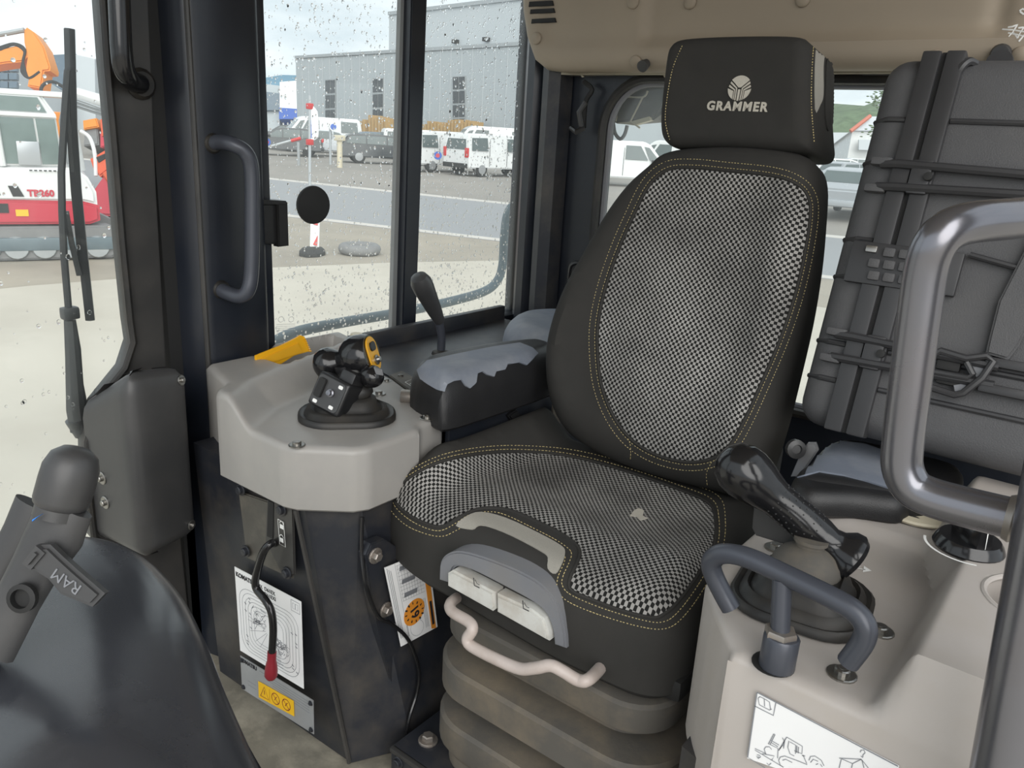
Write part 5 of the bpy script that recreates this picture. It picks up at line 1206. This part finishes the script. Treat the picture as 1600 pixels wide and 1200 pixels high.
# ================================================================== OUTSIDE
def far(name, px, py, label, cat, group=None, turn=0, z=GZ, d=None):
    p = P(px, py, z=z) if d is None else P(px, py, d=d)
    if d is not None: p.z = z
    v = Vector((p.x - CAM.x, p.y - CAM.y)).normalized()
    o = thing(name, p, label, cat, group, math.atan2(-v.x, v.y) + math.radians(turn)); o.rotation_euler.z = math.atan2(-v.x, v.y) + math.radians(turn)
    return o, (p - CAM).dot(FW) / F_PX
def bl_(b, name, m, root, **k): return b.build(name, m, root, local=True, **k)
def wheelset(root, xs, w, r, hub=K['wheel']):
    for x in xs:
        for s in (-1, 1):
            t = bl_(B().lathe([(r * .55, 0), (r * .95, 0), (r, .04), (r, .18), (r * .95, .20), (r * .5, .20)], (x, s * (w / 2 - .02) - (0 if s < 0 else .18), r), (0, 1, 0), 20), 'wheel', K['tyre'], root)
            bl_(B().lathe([(0, 0), (r * .3, -.01), (r * .6, .0), (r * .62, .02), (0, .03)], (x, s * (w / 2 - .02) + (-.005 if s < 0 else .005), r), (0, -s * -1.0 if s < 0 else -1, 0), 16), 'rim', hub, t)
def car(kind, colour, px, py, label, turn=0, group='parked cars and vans', sc=1.05, z=LZ):
    root, _ = far({'van': 'parked_van'}.get(kind, 'parked_car'), px, py, label, 'van' if kind == 'van' else 'car', group, turn, z)
    root.scale = (sc,) * 3
    if kind == 'van':
        Ln, Wd = 4.5, 1.8; low = [(-2.25, .35), (-2.25, 1.05), (-2.18, 1.62), (-2.08, 1.80), (.75, 1.82), (1.02, 1.70), (1.52, 1.12), (2.05, .98), (2.22, .80), (2.25, .35)]
        wins = [[(-2.02, 1.10), (-1.98, 1.62), (-1.12, 1.64), (-1.12, 1.10)], [(.02, 1.10), (.02, 1.64), (.62, 1.64), (.95, 1.10)], [(1.02, 1.10), (.76, 1.62), (.98, 1.58), (1.36, 1.12)]]; wx = (-1.45, 1.45); wr = .32
    elif kind == 'estate':
        Ln, Wd = 4.7, 1.8; low = [(-2.3, .32), (-2.33, .80), (-2.25, .95), (-1.95, 1.38), (-1.6, 1.45), (.1, 1.45), (.45, 1.40), (1.10, .98), (2.0, .82), (2.3, .62), (2.32, .32)]
        wins = [[(-2.05, 1.0), (-1.80, 1.34), (-1.05, 1.37), (-1.05, .98)], [(-.98, .98), (-.98, 1.37), (.0, 1.37), (.0, .97)], [(.07, .97), (.07, 1.37), (.38, 1.33), (.92, .97)]]; wx = (-1.4, 1.45); wr = .33
    else:
        Ln, Wd = 4.2, 1.75; low = [(-2.05, .32), (-2.1, .85), (-1.95, 1.02), (-1.55, 1.45), (-1.1, 1.52), (.1, 1.52), (.5, 1.42), (1.15, 1.0), (1.9, .84), (2.1, .6), (2.12, .32)]
        wins = [[(-1.8, 1.03), (-1.5, 1.40), (-.95, 1.43), (-.95, 1.02)], [(-.88, 1.02), (-.88, 1.44), (.02, 1.44), (.02, 1.0)], [(.09, 1.0), (.09, 1.43), (.42, 1.36), (.95, 1.0)]]; wx = (-1.28, 1.3); wr = .32
    top = max(p[1] for p in low); R_ = []
    for f, yy in ((0, -.5), (.0, -.48), (1, -.40)): pass
    def wid(z): return Wd / 2 * (1 - .17 * max(0, (z - 1.0) / (top - 1.0)) ** 1.2) if z > 1.0 else Wd / 2
    b = B(); A = [b.bm.verts.new((x, -wid(z), z)) for x, z in low]; C_ = [b.bm.verts.new((x, wid(z), z)) for x, z in low]; n = len(low)
    b.bm.faces.new(A); b.bm.faces.new(list(reversed(C_)))
    for i in range(n): b.bm.faces.new((A[i], A[(i + 1) % n], C_[(i + 1) % n], C_[i]))
    bmesh.ops.recalc_face_normals(b.bm, faces=b.bm.faces)
    bmesh.ops.bevel(b.bm, geom=list(b.bm.edges), offset=.05, segments=2, affect='EDGES')
    body = bl_(b, 'body', colour, root)
    for wn in wins:
        for s in (-1, 1): bl_(B().prism([Vector((x, s * (wid(z) + .004), z)) for x, z in wn], (0, -s * .02, 0)), 'side_window', K['carglass'], root)
    # windscreen and rear window
    def cross(p0, p1, name, ins):
        (x0, z0), (x1, z1) = p0, p1; nrm = Vector((z1 - z0, 0, -(x1 - x0))).normalized()
        if (nrm.x > 0) != (x0 > 0): nrm = -nrm
        w0, w1 = wid(z0) - ins, wid(z1) - ins; a = Vector((x0, 0, z0)); c = Vector((x1, 0, z1)); a2 = a.lerp(c, .12); c2 = a.lerp(c, .9)
        bl_(B().prism([a2 + Vector((0, -w0, 0)), a2 + Vector((0, w0, 0)), c2 + Vector((0, w1, 0)), c2 + Vector((0, -w1, 0))], nrm * .012), name, K['carglass'], root)
    if kind == 'van': cross((1.52, 1.12), (1.02, 1.70), 'windscreen', .10); cross((-2.25, 1.05), (-2.18, 1.62), 'rear_window', .16)
    elif kind == 'estate': cross((1.10, .98), (.45, 1.40), 'windscreen', .10); cross((-2.25, .95), (-1.95, 1.38), 'rear_window', .12)
    else: cross((1.15, 1.0), (.5, 1.42), 'windscreen', .10); cross((-1.95, 1.02), (-1.55, 1.45), 'rear_window', .12)
    xb = low[1][0]
    for s in (-1, 1):
        bl_(B().box((xb + .02, s * (Wd / 2 - .13), .92 if kind != 'van' else 1.0), (.10, .2, .18 if kind != 'van' else .4), bev=.02), 'tail_lamp', K['taillight'], root)
        bl_(B().box((low[-2][0] - .06, s * (Wd / 2 - .22), .70), (.14, .3, .14), bev=.02), 'head_lamp', K['silver'], root)
        bl_(B().box((.78 if kind != 'van' else 1.15, s * (Wd / 2 + .08), 1.06), (.12, .16, .12), bev=.03), 'door_mirror', K['tyre'], root)
    bl_(B().box((xb - .01, 0, .45), (.10, Wd - .1, .2), bev=.03), 'bumper', K['tyre'] if kind == 'van' else colour, root)
    wheelset(root, wx, Wd, wr)
    if kind == 'van':
        for x in (-1.05, -.05): bl_(B().box((x, -(Wd / 2 + .002), 1.0), (.018, .008, 1.1)), 'door_gap', K['tyre'], root)
    return root
# seen through the side window
car('estate', K['blackcar'], 600, 256, 'black estate car in front of the grey hall, left of the mullion', 8)
car('van', K['whitepaint'], 694, 268, 'white van with round purple blue mark on its rear door', 40)
car('van', K['whitepaint'], 772, 275, 'white van nearest the rear stile of the side window', 40)
car('van', K['whitepaint'], 758, 258, 'white van with raised roof parked behind the two front vans', 190, sc=1.28)
car('van', K['whitepaint'], 652, 250, 'white van parked behind the purple marked van', 10, sc=1.05)
car('hatch', K['blackcar'], 446, 243, 'dark hatchback at the left edge of the side window', 176)
car('hatch', K['silver'], 516, 244, 'silver hatchback beside the black estate car', 8)
car('van', K['whitepaint'], 496, 238, 'tall white van behind the silver hatchback', 190, sc=1.3)
car('estate', K['blackcar'], 450, 228, 'black estate car half hidden behind the dark hatchback', 172, sc=1.15)
car('estate', K['bluecar'], 610, 245, 'slate blue estate car behind the black one', 5, sc=1.1)
# through the rear window
car('van', K['whitepaint'], 968, 290, 'white van left of the backrest in the rear window', 8, sc=1.08)
car('van', K['whitepaint'], 950, 266, 'white van behind the front one in the rear window', 4, sc=1.1)
car('van', K['whitepaint'], 1052, 282, 'white van partly hidden by the headrest', 165, sc=1.15)
car('hatch', K['bluecar'], 1008, 262, 'slate hatchback between the white vans in the rear window', 10, sc=1.2)
car('hatch', K['silver'], 1330, 335, 'silver hatchback with red lamps seen right of the headrest', 78, sc=1.0)
car('estate', K['silver'], 1345, 300, 'silver estate car behind the nearest one by the headrest', 40, sc=1.05)
car('hatch', K['whitepaint'], 1315, 286, 'white hatchback in the middle row by the red roofed house', 20, sc=1.05)
car('estate', K['silver'], 1350, 272, 'grey estate car in the last row by the red roofed house', 15, sc=1.05)
# purple and blue round marks on the vans
def mark(px, py, d, r, label):
    o = thing('round_mark', P(px, py, d=d), label, 'sticker'); n = (CAM - P(px, py, d=d)).normalized()
    B().lathe([(0, 0), (r, 0), (r, .02), (r * .6, .02), (r * .6, .025), (0, .025)], P(px, py, d=d), n, 24).build('ring', K['signblue'], o)
    B().lathe([(0, .026), (r * .5, .026), (r * .5, .03), (0, .03)], P(px, py, d=d), n, 16).build('centre', K['exred'], o)
    return o

# grey hall
A_ = P(462, 92, d=72); B0 = P(840, 71, d=50); B_ = Vector((B0.x, B0.y, A_.z))
wd = Vector((B_.x - A_.x, B_.y - A_.y, 0)).normalized(); wn = Vector((wd.y, -wd.x, 0))
if wn.dot(CAM - A_) < 0: wn = -wn
def wallp(px, py, off=0):
    d = ray(px, py); o = A_ + wn * off; t = (o - CAM).dot(wn) / d.dot(wn); return CAM + d * t
hall = thing('grey_hall', Vector((A_.x, A_.y, GZ)), 'long grey metal clad hall with tall narrow windows', 'building')
E_ = A_ + wd * 38
gz = Vector((0, 0, 1))
B().prism([Vector((A_.x, A_.y, GZ - .2)), Vector((E_.x, E_.y, GZ - .2)), E_, A_], -wn * 8.5).build('wall', K['facade'], hall, smooth=False)
B().prism([A_ + gz * .02 + wn * .1, E_ + gz * .02 + wn * .1, E_ + gz * .25 + wn * .1, A_ + gz * .25 + wn * .1], -wn * 8.6).build('roof_edge', K['galv'], hall, smooth=False)
for k in range(1, 32):
    p = A_ + wd * (k * 1.2); B().box(Vector((p.x, p.y, (A_.z + GZ) / 2)) + wn * .02, (.05, .05, A_.z - GZ)).build('cladding_joint', K['facade2'], hall)
for x0, x1, y0, y1 in ((508, 524, 124, 215), (582, 599, 122, 215), (707, 727, 119, 205)):
    a, b_, c_, d_ = wallp(x0, y0, .1), wallp(x1, y0 - 1, .1), wallp(x1, y1, .1), wallp(x0, y1 + 1, .1)
    fr_ = B().prism([a, b_, c_, d_], -wn * .12).build('window', K['galv'], hall, smooth=False)
    for i in range(2):
        for j in range(4):
            q = qmap([a, b_, c_, d_]); B().prism([q(.06 + i * .48, .02 + j * .25) + wn * .04, q(.46 + i * .48, .02 + j * .25) + wn * .04, q(.46 + i * .48, .235 + j * .25) + wn * .04, q(.06 + i * .48, .235 + j * .25) + wn * .04], -wn * .03).build('pane', K['darkwin'], fr_, smooth=False)
U0, U1 = wallp(608, 24, -9), wallp(860, 0, -9)
uh = thing('upper_hall', Vector((U0.x, U0.y, GZ)), 'taller pale grey hall block rising behind the long hall', 'building')
E2 = U0 + wd * 23
B().prism([Vector((U0.x, U0.y, A_.z - 2)), Vector((E2.x, E2.y, A_.z - 2)), E2, U0], -wn * 6).build('wall', K['facade2'], uh, smooth=False)
B().prism([U0 + wn * .15, E2 + wn * .15, E2 + wn * .15 + gz * .3, U0 + wn * .15 + gz * .3], -wn * 6).build('roof_edge', K['galv'], uh, smooth=False)
B().prism([Vector((U0.x, U0.y, GZ)) - wn * .2, Vector((E2.x, E2.y, GZ)) - wn * .2, Vector((E2.x, E2.y, A_.z - 2)) - wn * .2, Vector((U0.x, U0.y, A_.z - 2)) - wn * .2], -wn * 5.5).build('lower_wall', K['facade'], uh, smooth=False)
for px in (712, 760): B().box(wallp(px, 65 - (px - 712) * .07, -8.8), (.5, .5, .3)).build('wall_lamp', K['tyre'], uh)
# blue and white shop building to the left
sb_ = thing('blue_white_building', P(440, 200, d=95), 'white and blue trade building left of the grey hall', 'building'); sb_.location.z = GZ; LOC[sb_.name].z = GZ
def dpoly(L_, d): return [P(x, y, d=d) for x, y in L_]
B().prism(dpoly([(437, 128), (464, 126), (464, 172), (437, 170)], 95), FW * 8).build('white_wall', K['whitepaint'], sb_, smooth=False)
B().prism(dpoly([(436, 168), (464, 170), (464, 186), (436, 186)], 94.5), FW * 8).build('blue_band', K['signblue'], sb_, smooth=False)
B().prism(dpoly([(405, 130), (437, 134), (437, 210), (405, 210)], 96), FW * 8).build('grey_wall', K['facade'], sb_, smooth=False)
B().prism(dpoly([(405, 142), (437, 146), (437, 172), (405, 172)], 95.5), FW * 1).build('blue_sheeting', K['bluecar'], sb_, smooth=False)
# stacked yellow timber
for k, (x0, x1, y0, y1, lbl) in enumerate(((543, 578, 188, 199, 'low yellow timber stack left of the second hall window'), (582, 612, 182, 199, 'tall yellow timber stack under the second hall window'), (664, 705, 192, 206, 'yellow timber stack left of the third hall window'), (706, 748, 189, 206, 'yellow timber stack under the third hall window'))):
    tb = thing('timber_stack', wallp((x0 + x1) / 2, y1, 1.0), lbl, 'timber', 'timber stacks along the hall'); tb.location.z = GZ; LOC[tb.name].z = GZ
    n = max(4, int((x1 - x0) / 5))
    a, b_ = wallp(x0, y1 + 3, 1.0), wallp(x1, y1 + 3, 1.0); t0_ = wallp(x0, y0, 1.0).z
    for i in range(n):
        p = a.lerp(b_, (i + .5) / n); hgt = t0_ - GZ + random.uniform(-.15, .15)
        B().box((p.x, p.y, GZ + hgt / 2), ((b_ - a).length / n * .66, .9, hgt), Matrix.Rotation(math.atan2(wd.y, wd.x), 3, 'Z'), .02).build('bundle', K['timber'], tb)
# far hill and wooded hill
def ridge(name, pxs, d, m, label, deep=60, low=None, bump=0):
    topp = [P(x, y, d=d) for x, y in pxs]; b = B(); rr = random.Random(3)
    pts = resample(topp, 6 if bump else 30, False); pts = [p + gz * rr.uniform(-bump, bump) for p in pts]
    back = [p + Vector((FW.x, FW.y, 0)).normalized() * deep + gz * rr.uniform(0, 4) for p in pts]; bot = [Vector((p.x, p.y, GZ)) - Vector((FW.x, FW.y, 0)).normalized() * deep * .4 for p in pts]; mid = [(p + q) / 2 + gz * (p.z - GZ) * .25 + gz * rr.uniform(-bump, bump) for p, q in zip(pts, bot)]
    n = len(pts); b.mesh(bot + mid + pts + back, [(r * n + i, r * n + i + 1, (r + 1) * n + i + 1, (r + 1) * n + i) for r in range(3) for i in range(n - 1)])
    return struct(b.build(name, m), label)
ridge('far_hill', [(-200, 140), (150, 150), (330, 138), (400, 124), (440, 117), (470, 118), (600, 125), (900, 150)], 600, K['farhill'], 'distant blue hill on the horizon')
ridge('wooded_hill', [(900, 205), (1200, 186), (1300, 178), (1340, 174), (1400, 170), (1600, 158), (1900, 155)], 260, K['hill'], 'wooded green hill behind the parked cars', 60, bump=1.6)
# red edged house and lamp post at the right
hs_ = thing('gabled_house', P(1365, 235, d=120), 'white house with red edged gable roof by the wooded hill', 'house'); hs_.location.z = GZ; LOC[hs_.name].z = GZ
B().prism([Vector((*P(x, 200, d=120).xy, GZ)) if y is None else P(x, y, d=120) for x, y in ((1332, None), (1420, None), (1420, 203), (1332, 203))], FW * 12).build('wall', K['whitepaint'], hs_, smooth=False)
B().prism(dpoly([(1330, 204), (1360, 182), (1395, 182), (1425, 204)], 119.5), FW * 13).build('roof', K['roofgrey'], hs_, smooth=False)
B().tube(dpoly([(1329, 205), (1360, 181)], 119), .3, 6).build('verge_board', K['roofred'], hs_)
B().prism(dpoly([(1342, 218), (1372, 219), (1372, 235), (1342, 234)], 119.4), FW * .3).build('garage_door', K['facade2'], hs_, smooth=False)
B().prism([P(x, y, d=150) for x, y in ((1295, 207), (1328, 207), (1328, 245), (1295, 245))], FW * 10).build('annex', K['facade2'], hs_, smooth=False)
lpst = thing('lamp_post', P(1369, 285, z=GZ), 'thin grey lamp post in front of the house', 'lamp post')
q0 = P(1366, 300, z=GZ); B().tube([q0, Vector((q0.x, q0.y, P(1369, 168, d=(q0 - CAM).dot(FW)).z))], .06, 8).build('pole', K['galv'], lpst)
lt = Vector((q0.x, q0.y, P(1369, 168, d=(q0 - CAM).dot(FW)).z)); B().tube([lt, lt + RT * -.8 + gz * .1], .05, 6).build('arm', K['galv'], lpst)
# sparse tree near the gap
tr_ = thing('young_tree', P(1352, 320, z=GZ), 'thin young tree with few leaves near the lamp post', 'tree')
t0 = P(1384, 310, z=GZ); dd = (t0 - CAM).dot(FW); tt = P(1388, 168, d=dd)
B().tube([t0, P(1386, 240, d=dd), tt], [.07, .05, .02], 6).build('trunk', K['track'], tr_)
for k, (x, y) in enumerate(((1368, 150), (1376, 145), (1384, 158), (1395, 150), (1364, 160), (1362, 205), (1372, 208), (1368, 198))):
    a = P(1386, 190 if y < 180 else 225, d=dd); e = P(x, y, d=dd); B().tube([a, e], [.025, .01], 5).build('branch', K['track'], tr_)
    lf_ = B(); rr = random.Random(k)
    for i in range(14): lf_.sphere(e + Vector((rr.gauss(0, .22), rr.gauss(0, .22), rr.gauss(0, .14))), .09, (1, 1, .4), 1)
    o = lf_.build('leaf_cluster', K['leaf'], tr_); o['kind'] = 'stuff'

# ---------------------------------------------------------------- site furniture
sg = thing('banner_sign', P(487, 290, z=GZ), 'pole with white and blue banner at the far road edge', 'sign')
s0 = P(484, 300, z=GZ); ds_ = (s0 - CAM).dot(FW)
B().tube([s0, P(484, 150, d=ds_)], .05, 8).build('pole', K['galv'], sg)
B().prism([P(x, y, d=ds_) for x, y in ((483, 170), (490, 166), (496, 174), (498, 195), (497, 214), (490, 219), (484, 216))], FW * .06).build('banner', K['whitepaint'], sg)
B().prism([P(x, y, d=ds_ - .02) for x, y in ((482, 170), (485, 168), (487, 215), (483, 216))], FW * .05).build('blue_edge', K['signblue'], sg)
for y in (166, 222): B().box(P(484, y, d=ds_), (.2, .2, .2), bev=.03).build('red_clamp', K['taillight'], sg)
ba = thing('barrier_arm', P(440, 250, z=GZ), 'white and red barrier arm beside the banner pole', 'barrier')
dba = 38.0
B().tube([P(412, 232, d=dba), P(455, 220, d=dba)], .07, 8).build('arm', K['galv'], ba); B().tube([P(455, 220, d=dba), P(470, 216, d=dba)], .08, 8).build('red_end', K['taillight'], ba)
pb0 = P(466, 222, d=dba); B().tube([Vector((pb0.x, pb0.y, GZ)), pb0], .07, 8).build('support', K['galv'], ba)
rs = thing('round_sign', P(515, 245, z=GZ), 'round blue traffic sign on a grey post by the cars', 'sign')
dr = 40.0; r0 = P(521, 198, d=dr)
B().tube([Vector((P(516, 240, d=dr).x, P(516, 240, d=dr).y, GZ)), P(516, 195, d=dr)], .06, 8).build('post', K['galv'], rs)
B().lathe([(0, 0), (.20, 0), (.20, .03), (0, .03)], P(521, 198, d=dr - .2), -FW, 24).build('disc', K['whitepaint'], rs)
B().lathe([(0, 0), (.15, 0), (.15, .01), (0, .01)], P(521, 198, d=dr - .24), -FW, 20).build('blue_centre', K['signblue'], rs)
bo_ = thing('site_bollard', P(531, 262, z=LZ), 'cream bollard at the tail of the black estate car', 'bollard')
b0_ = P(531, 262, z=LZ); B().tube([b0_, b0_ + gz * 1.25], .13, 10).build('post', K['cream'], bo_); B().box(b0_ + gz * 1.35, (.4, .4, .25), bev=.04).build('head', K['cream'], bo_)
# red and white delineator on its rubber foot, and a lying tyre
dl = thing('delineator', P(490, 398, z=GZ), 'white and red beacon board on black rubber foot', 'beacon')
g_ = P(488, 397, z=GZ); dd_ = (g_ - CAM).dot(FW)
B().lathe([(0, 0), (.40, 0), (.40, .05), (.30, .11), (.12, .13), (0, .13)], g_, (0, 0, 1), 8, sy=.6, ref=tuple(RT)).build('foot', K['tyre'], dl)
tpz = P(492, 345, d=dd_)
B().prism([P(x, y, d=dd_) for x, y in ((484, 386), (498, 386), (500, 318), (486, 318))], FW * .05, .008).build('board', K['whitepaint'], dl)
B().prism([P(x, y, d=dd_ - .03) for x, y in ((489, 382), (495, 384), (496, 368))], FW * .03).build('red_stripe', K['taillight'], dl)
B().prism([P(x, y, d=dd_ - .03) for x, y in ((489, 350), (496, 352), (497, 334))], FW * .03).build('red_stripe', K['taillight'], dl)
ty = thing('old_tyre', P(560, 398, z=GZ), 'old tyre lying on the gravel behind the concrete edge', 'tyre')
gt = P(562, 396, z=GZ); R_ = .30
B().tube([gt + Vector((R_ * math.cos(a), R_ * math.sin(a), .09)) for a in np.linspace(0, 2 * math.pi, 29)[:-1]], .10, 10, closed=True).build('ring', K['track'], ty)
mark(684, 243, 33.0, .17, 'round purple blue mark on the white van door')
mark(417, 222, 36.0, .17, 'round purple mark at the far left of the side window')

# ---------------------------------------------------------------- red and white excavator seen through the door
ex, mpp = far('compact_excavator', 70, 392, 'red and white compact excavator behind the wiper', 'excavator')
mpp *= .917
mx_ = lambda px: (px - 56) * mpp
mz_ = lambda py: (392 - py) * mpp
def xz(L_, y): return [Vector((mx_(a), y, mz_(b))) for a, b in L_]
for yy in (-1.0, .65):
    tk_ = bl_(B().prism(xz([(-70, 352), (-62, 340), (150, 338), (165, 346), (172, 362), (166, 380), (152, 390), (-62, 392), (-74, 378)], yy), (0, .4, 0), .03), 'track', K['track'], ex)
    for k in range(5): bl_(B().lathe([(0, 0), (.16, 0), (.18, .03), (.18, .06), (0, .06)], (mx_(-20 + k * 38), yy - .04, mz_(372)), (0, 1, 0), 16), 'roller', K['galv'], tk_)
    bl_(B().box((mx_(50), yy - .02, mz_(366)), (2.2, .06, .2), bev=.02), 'track_frame', K['rail'], tk_)
bl_(B().box((mx_(50), 0, mz_(345)), (1.4, 1.2, .25), bev=.05), 'turntable', K['tyre'], ex)
bl_(B().prism(xz([(-80, 336), (-80, 300), (15, 298), (118, 300), (140, 306), (140, 330), (125, 336)], -.95), (0, 1.9, 0), .04), 'lower_body', K['exred'], ex)
ub = bl_(B().prism(xz([(-80, 301), (-80, 252), (10, 250), (110, 248), (128, 262), (138, 285), (138, 306), (118, 301)], -.95), (0, 1.9, 0), .05), 'engine_cover', K['whitepaint'], ex)
bl_(B().prism(xz([(17, 277), (30, 277), (37, 293), (22, 293)], -.965), (0, .02, 0)), 'intake', K['tyre'], ub)
bl_(B().prism(xz([(-12, 280), (2, 278), (6, 291), (-8, 291)], -.965), (0, .02, 0)), 'intake', K['tyre'], ub)
for k in range(6): bl_(B().box((mx_(50 + k * 6.5), -.965, mz_(253)), (.04, .02, .015)), 'louvre', K['tyre'], ub)
bl_(B().prism(xz([(23, 313), (40, 313), (40, 323), (23, 323)], -.965), (0, .02, 0)), 'yellow_plate', K['yellow'], ex)
bl_(B().prism(xz([(-10, 304), (14, 304), (14, 318), (-10, 318)], -.965), (0, .02, 0)), 'grille', K['tyre'], ex)
me = text_mesh('TB260', (mx_(60), -.962, mz_(288)), (1, 0, 0), (0, 0, 1), .135, bold=.006, extrude=.004); me.materials.clear(); link('model_name', me, K['exred'], ex)
cb_ = bl_(B().prism(xz([(-60, 252), (-60, 150), (-40, 138), (74, 138), (92, 168), (96, 250)], -.85), (0, 1.25, 0), .04), 'cab', K['whitepaint'], ex)
for L_ in ([(15, 176), (61, 176), (64, 244), (18, 244)], [(64, 176), (90, 176), (93, 243), (67, 244)], [(-50, 160), (2, 160), (8, 246), (-48, 246)], [(-40, 145), (70, 145), (80, 166), (-45, 166)]):
    bl_(B().prism(xz(L_, -.875), (0, .03, 0)), 'cab_window', K['excab'], cb_)
bl_(B().box((mx_(20), -.22, mz_(139)), (1.75, 1.3, .08), bev=.02), 'cab_roof', K['whitepaint'], ex)
bl_(B().prism(xz([(8, 168), (92, 168), (93, 174), (8, 174)], -.90), (0, .05, 0), .01), 'cab_rail', K['whitepaint'], cb_)
bl_(B().tube([Vector((mx_(11), -.89, mz_(172))), Vector((mx_(14), -.89, mz_(248)))], .045, 8), 'cab_post', K['whitepaint'], cb_)
st_ = bl_(B().box((mx_(50), -.895, mz_(228)), (.3, .02, .35), bev=.01), 'seat_shape', K['silver'], cb_)
bl_(B().tube([Vector((mx_(118), .3, mz_(260))), Vector((mx_(112), .3, mz_(180))), Vector((mx_(120), .3, mz_(132))), Vector((mx_(190), .3, mz_(150))), Vector((mx_(260), .3, mz_(170)))], [.14, .14, .13, .12, .1], 10), 'boom', K['whitepaint'], ex)
for k in range(3): bl_(B().tube([Vector((mx_(118), .12 + .05 * k, mz_(140 + 6 * k))), Vector((mx_(185), .12 + .05 * k, mz_(162 + 5 * k))), Vector((mx_(230), .12, mz_(175 + 5 * k)))], .025, 6), 'hose', K['galv'], ex)
bl_(B().tube(catmull([Vector((mx_(80), .2, mz_(165))), Vector((mx_(78), .2, mz_(130))), Vector((mx_(95), .2, mz_(118))), Vector((mx_(115), .2, mz_(128)))], 5, False), .03, 6), 'hose', K['tyre'], ex)

oe = thing('orange_excavator', P(20, 330, z=GZ), 'orange excavator boom and arm rising behind the white cab', 'excavator')
dO = 23.0
def od(L_): return [P(x, y, d=dO) for x, y in L_]
B().prism(od([(36, 47), (41, 42), (53, 50), (68, 72), (78, 104), (77, 110), (68, 111), (64, 138), (42, 134), (44, 122), (38, 116), (42, 88), (37, 66)]), FW * .5, .04).build('dipper', K['exorange'], oe)
B().prism(od([(-40, 92), (-40, 82), (0, 76), (28, 70), (40, 76), (42, 88), (34, 96), (10, 98), (-40, 106)]), FW * .5, .04).build('boom', K['exorange'], oe)
B().tube(od([(-40, 58), (0, 54), (38, 47)]), .07, 8).build('cylinder', K['galv'], oe)
for k in range(3): B().tube(catmull(od([(0, 74 + k * 2), (22, 68 + k), (38, 76 + 2 * k), (36, 95), (34 + k * 3, 112), (46, 122), (62, 112)]), 5, False), .035, 6).build('hose', K['tyre'], oe)
bse = P(20, 300, z=GZ)
B().box((P(20, 200, d=dO).x, P(20, 200, d=dO).y, GZ + 1.1), (2.5, 2.5, 2.2), bev=.1).build('body', K['exorange'], oe)
# background halls behind the excavator
bh = thing('bluish_hall', P(130, 140, d=80), 'pale bluish hall behind the excavators', 'building'); bh.location.z = GZ; LOC[bh.name].z = GZ
B().prism(dpoly([(76, 86), (118, 84), (118, 220), (76, 220)], 80), FW * 10).build('blue_wall', K['bluecar'], bh, smooth=False)
B().prism(dpoly([(112, 84), (148, 92), (150, 220), (112, 220)], 79), FW * 10).build('white_wall', K['facade2'], bh, smooth=False)
B().prism(dpoly([(146, 92), (230, 84), (230, 220), (146, 220)], 82), FW * 10).build('grey_wall', K['silver'], bh, smooth=False)
gb_ = thing('glazed_office', P(10, 140, d=70), 'blue glazed office front at the far left', 'building'); gb_.location.z = GZ; LOC[gb_.name].z = GZ
B().prism(dpoly([(-30, 96), (30, 98), (30, 220), (-30, 220)], 70), FW * 8).build('wall', K['facade2'], gb_, smooth=False)
for i in range(4):
    for j in range(3): B().prism(dpoly([(-28 + i * 14, 101 + j * 13), (-16 + i * 14, 101 + j * 13), (-16 + i * 14, 111 + j * 13), (-28 + i * 14, 111 + j * 13)], 69.6), FW * .3).build('window', K['bluecar'], gb_, smooth=False)
# red machine parts right of the wiper
rm_ = thing('red_attachment', P(165, 340, z=GZ), 'bright red excavator attachment between wiper and door frame', 'attachment')
dR = 17.0
def rd(L_, d=dR): return [P(x, y, d=d) for x, y in L_]
B().prism(rd([(140, 248), (172, 229), (182, 238), (180, 258), (160, 272), (156, 276), (146, 266)]), FW * .7, .03).build('bucket', K['bucketred'], rm_)
B().prism(rd([(150, 246), (168, 238), (170, 244), (154, 254)], dR - .02), FW * .05).build('bucket_slot', K['tyre'], rm_)
B().prism(rd([(143, 300), (160, 276), (172, 272), (190, 286), (192, 338), (150, 336), (139, 320)]), FW * .9, .04).build('frame', K['exred'], rm_)
B().tube(catmull(rd([(126, 205), (140, 215), (148, 240), (150, 275)]), 5, False), .04, 8).build('hose', K['whitepaint'], rm_)
B().tube(rd([(166, 270), (172, 280), (184, 285)]), .09, 8).build('pin', K['bucketred'], rm_)
B().prism(rd([(130, 340), (200, 338), (205, 395), (130, 395)]), FW * 1.0, .04).build('track', K['track'], rm_)
mo = thing('orange_loader', P(142, 225, z=GZ, ) if False else P(142, 260, z=GZ), 'small orange loader far behind the wiper', 'loader')
dM = 40.0
B().prism(rd([(129, 188), (150, 184), (154, 198), (130, 202)], dM), FW * 1.5, .05).build('bucket', K['exorange'], mo)
B().prism(rd([(132, 200), (152, 198), (154, 226), (130, 228)], dM + .2), FW * 1.5, .05).build('body', K['track'], mo)
ml = thing('red_loader', P(168, 262, z=GZ), 'red loader far behind beside the door frame', 'loader')
B().prism(rd([(156, 186), (164, 184), (166, 196), (180, 192), (182, 206), (158, 212)], dM), FW * 1.5, .05).build('body', K['bucketred'], ml)
B().prism(rd([(156, 208), (182, 206), (184, 228), (156, 230)], dM + .2), FW * 1.5, .05).build('chassis', K['exred'], ml)
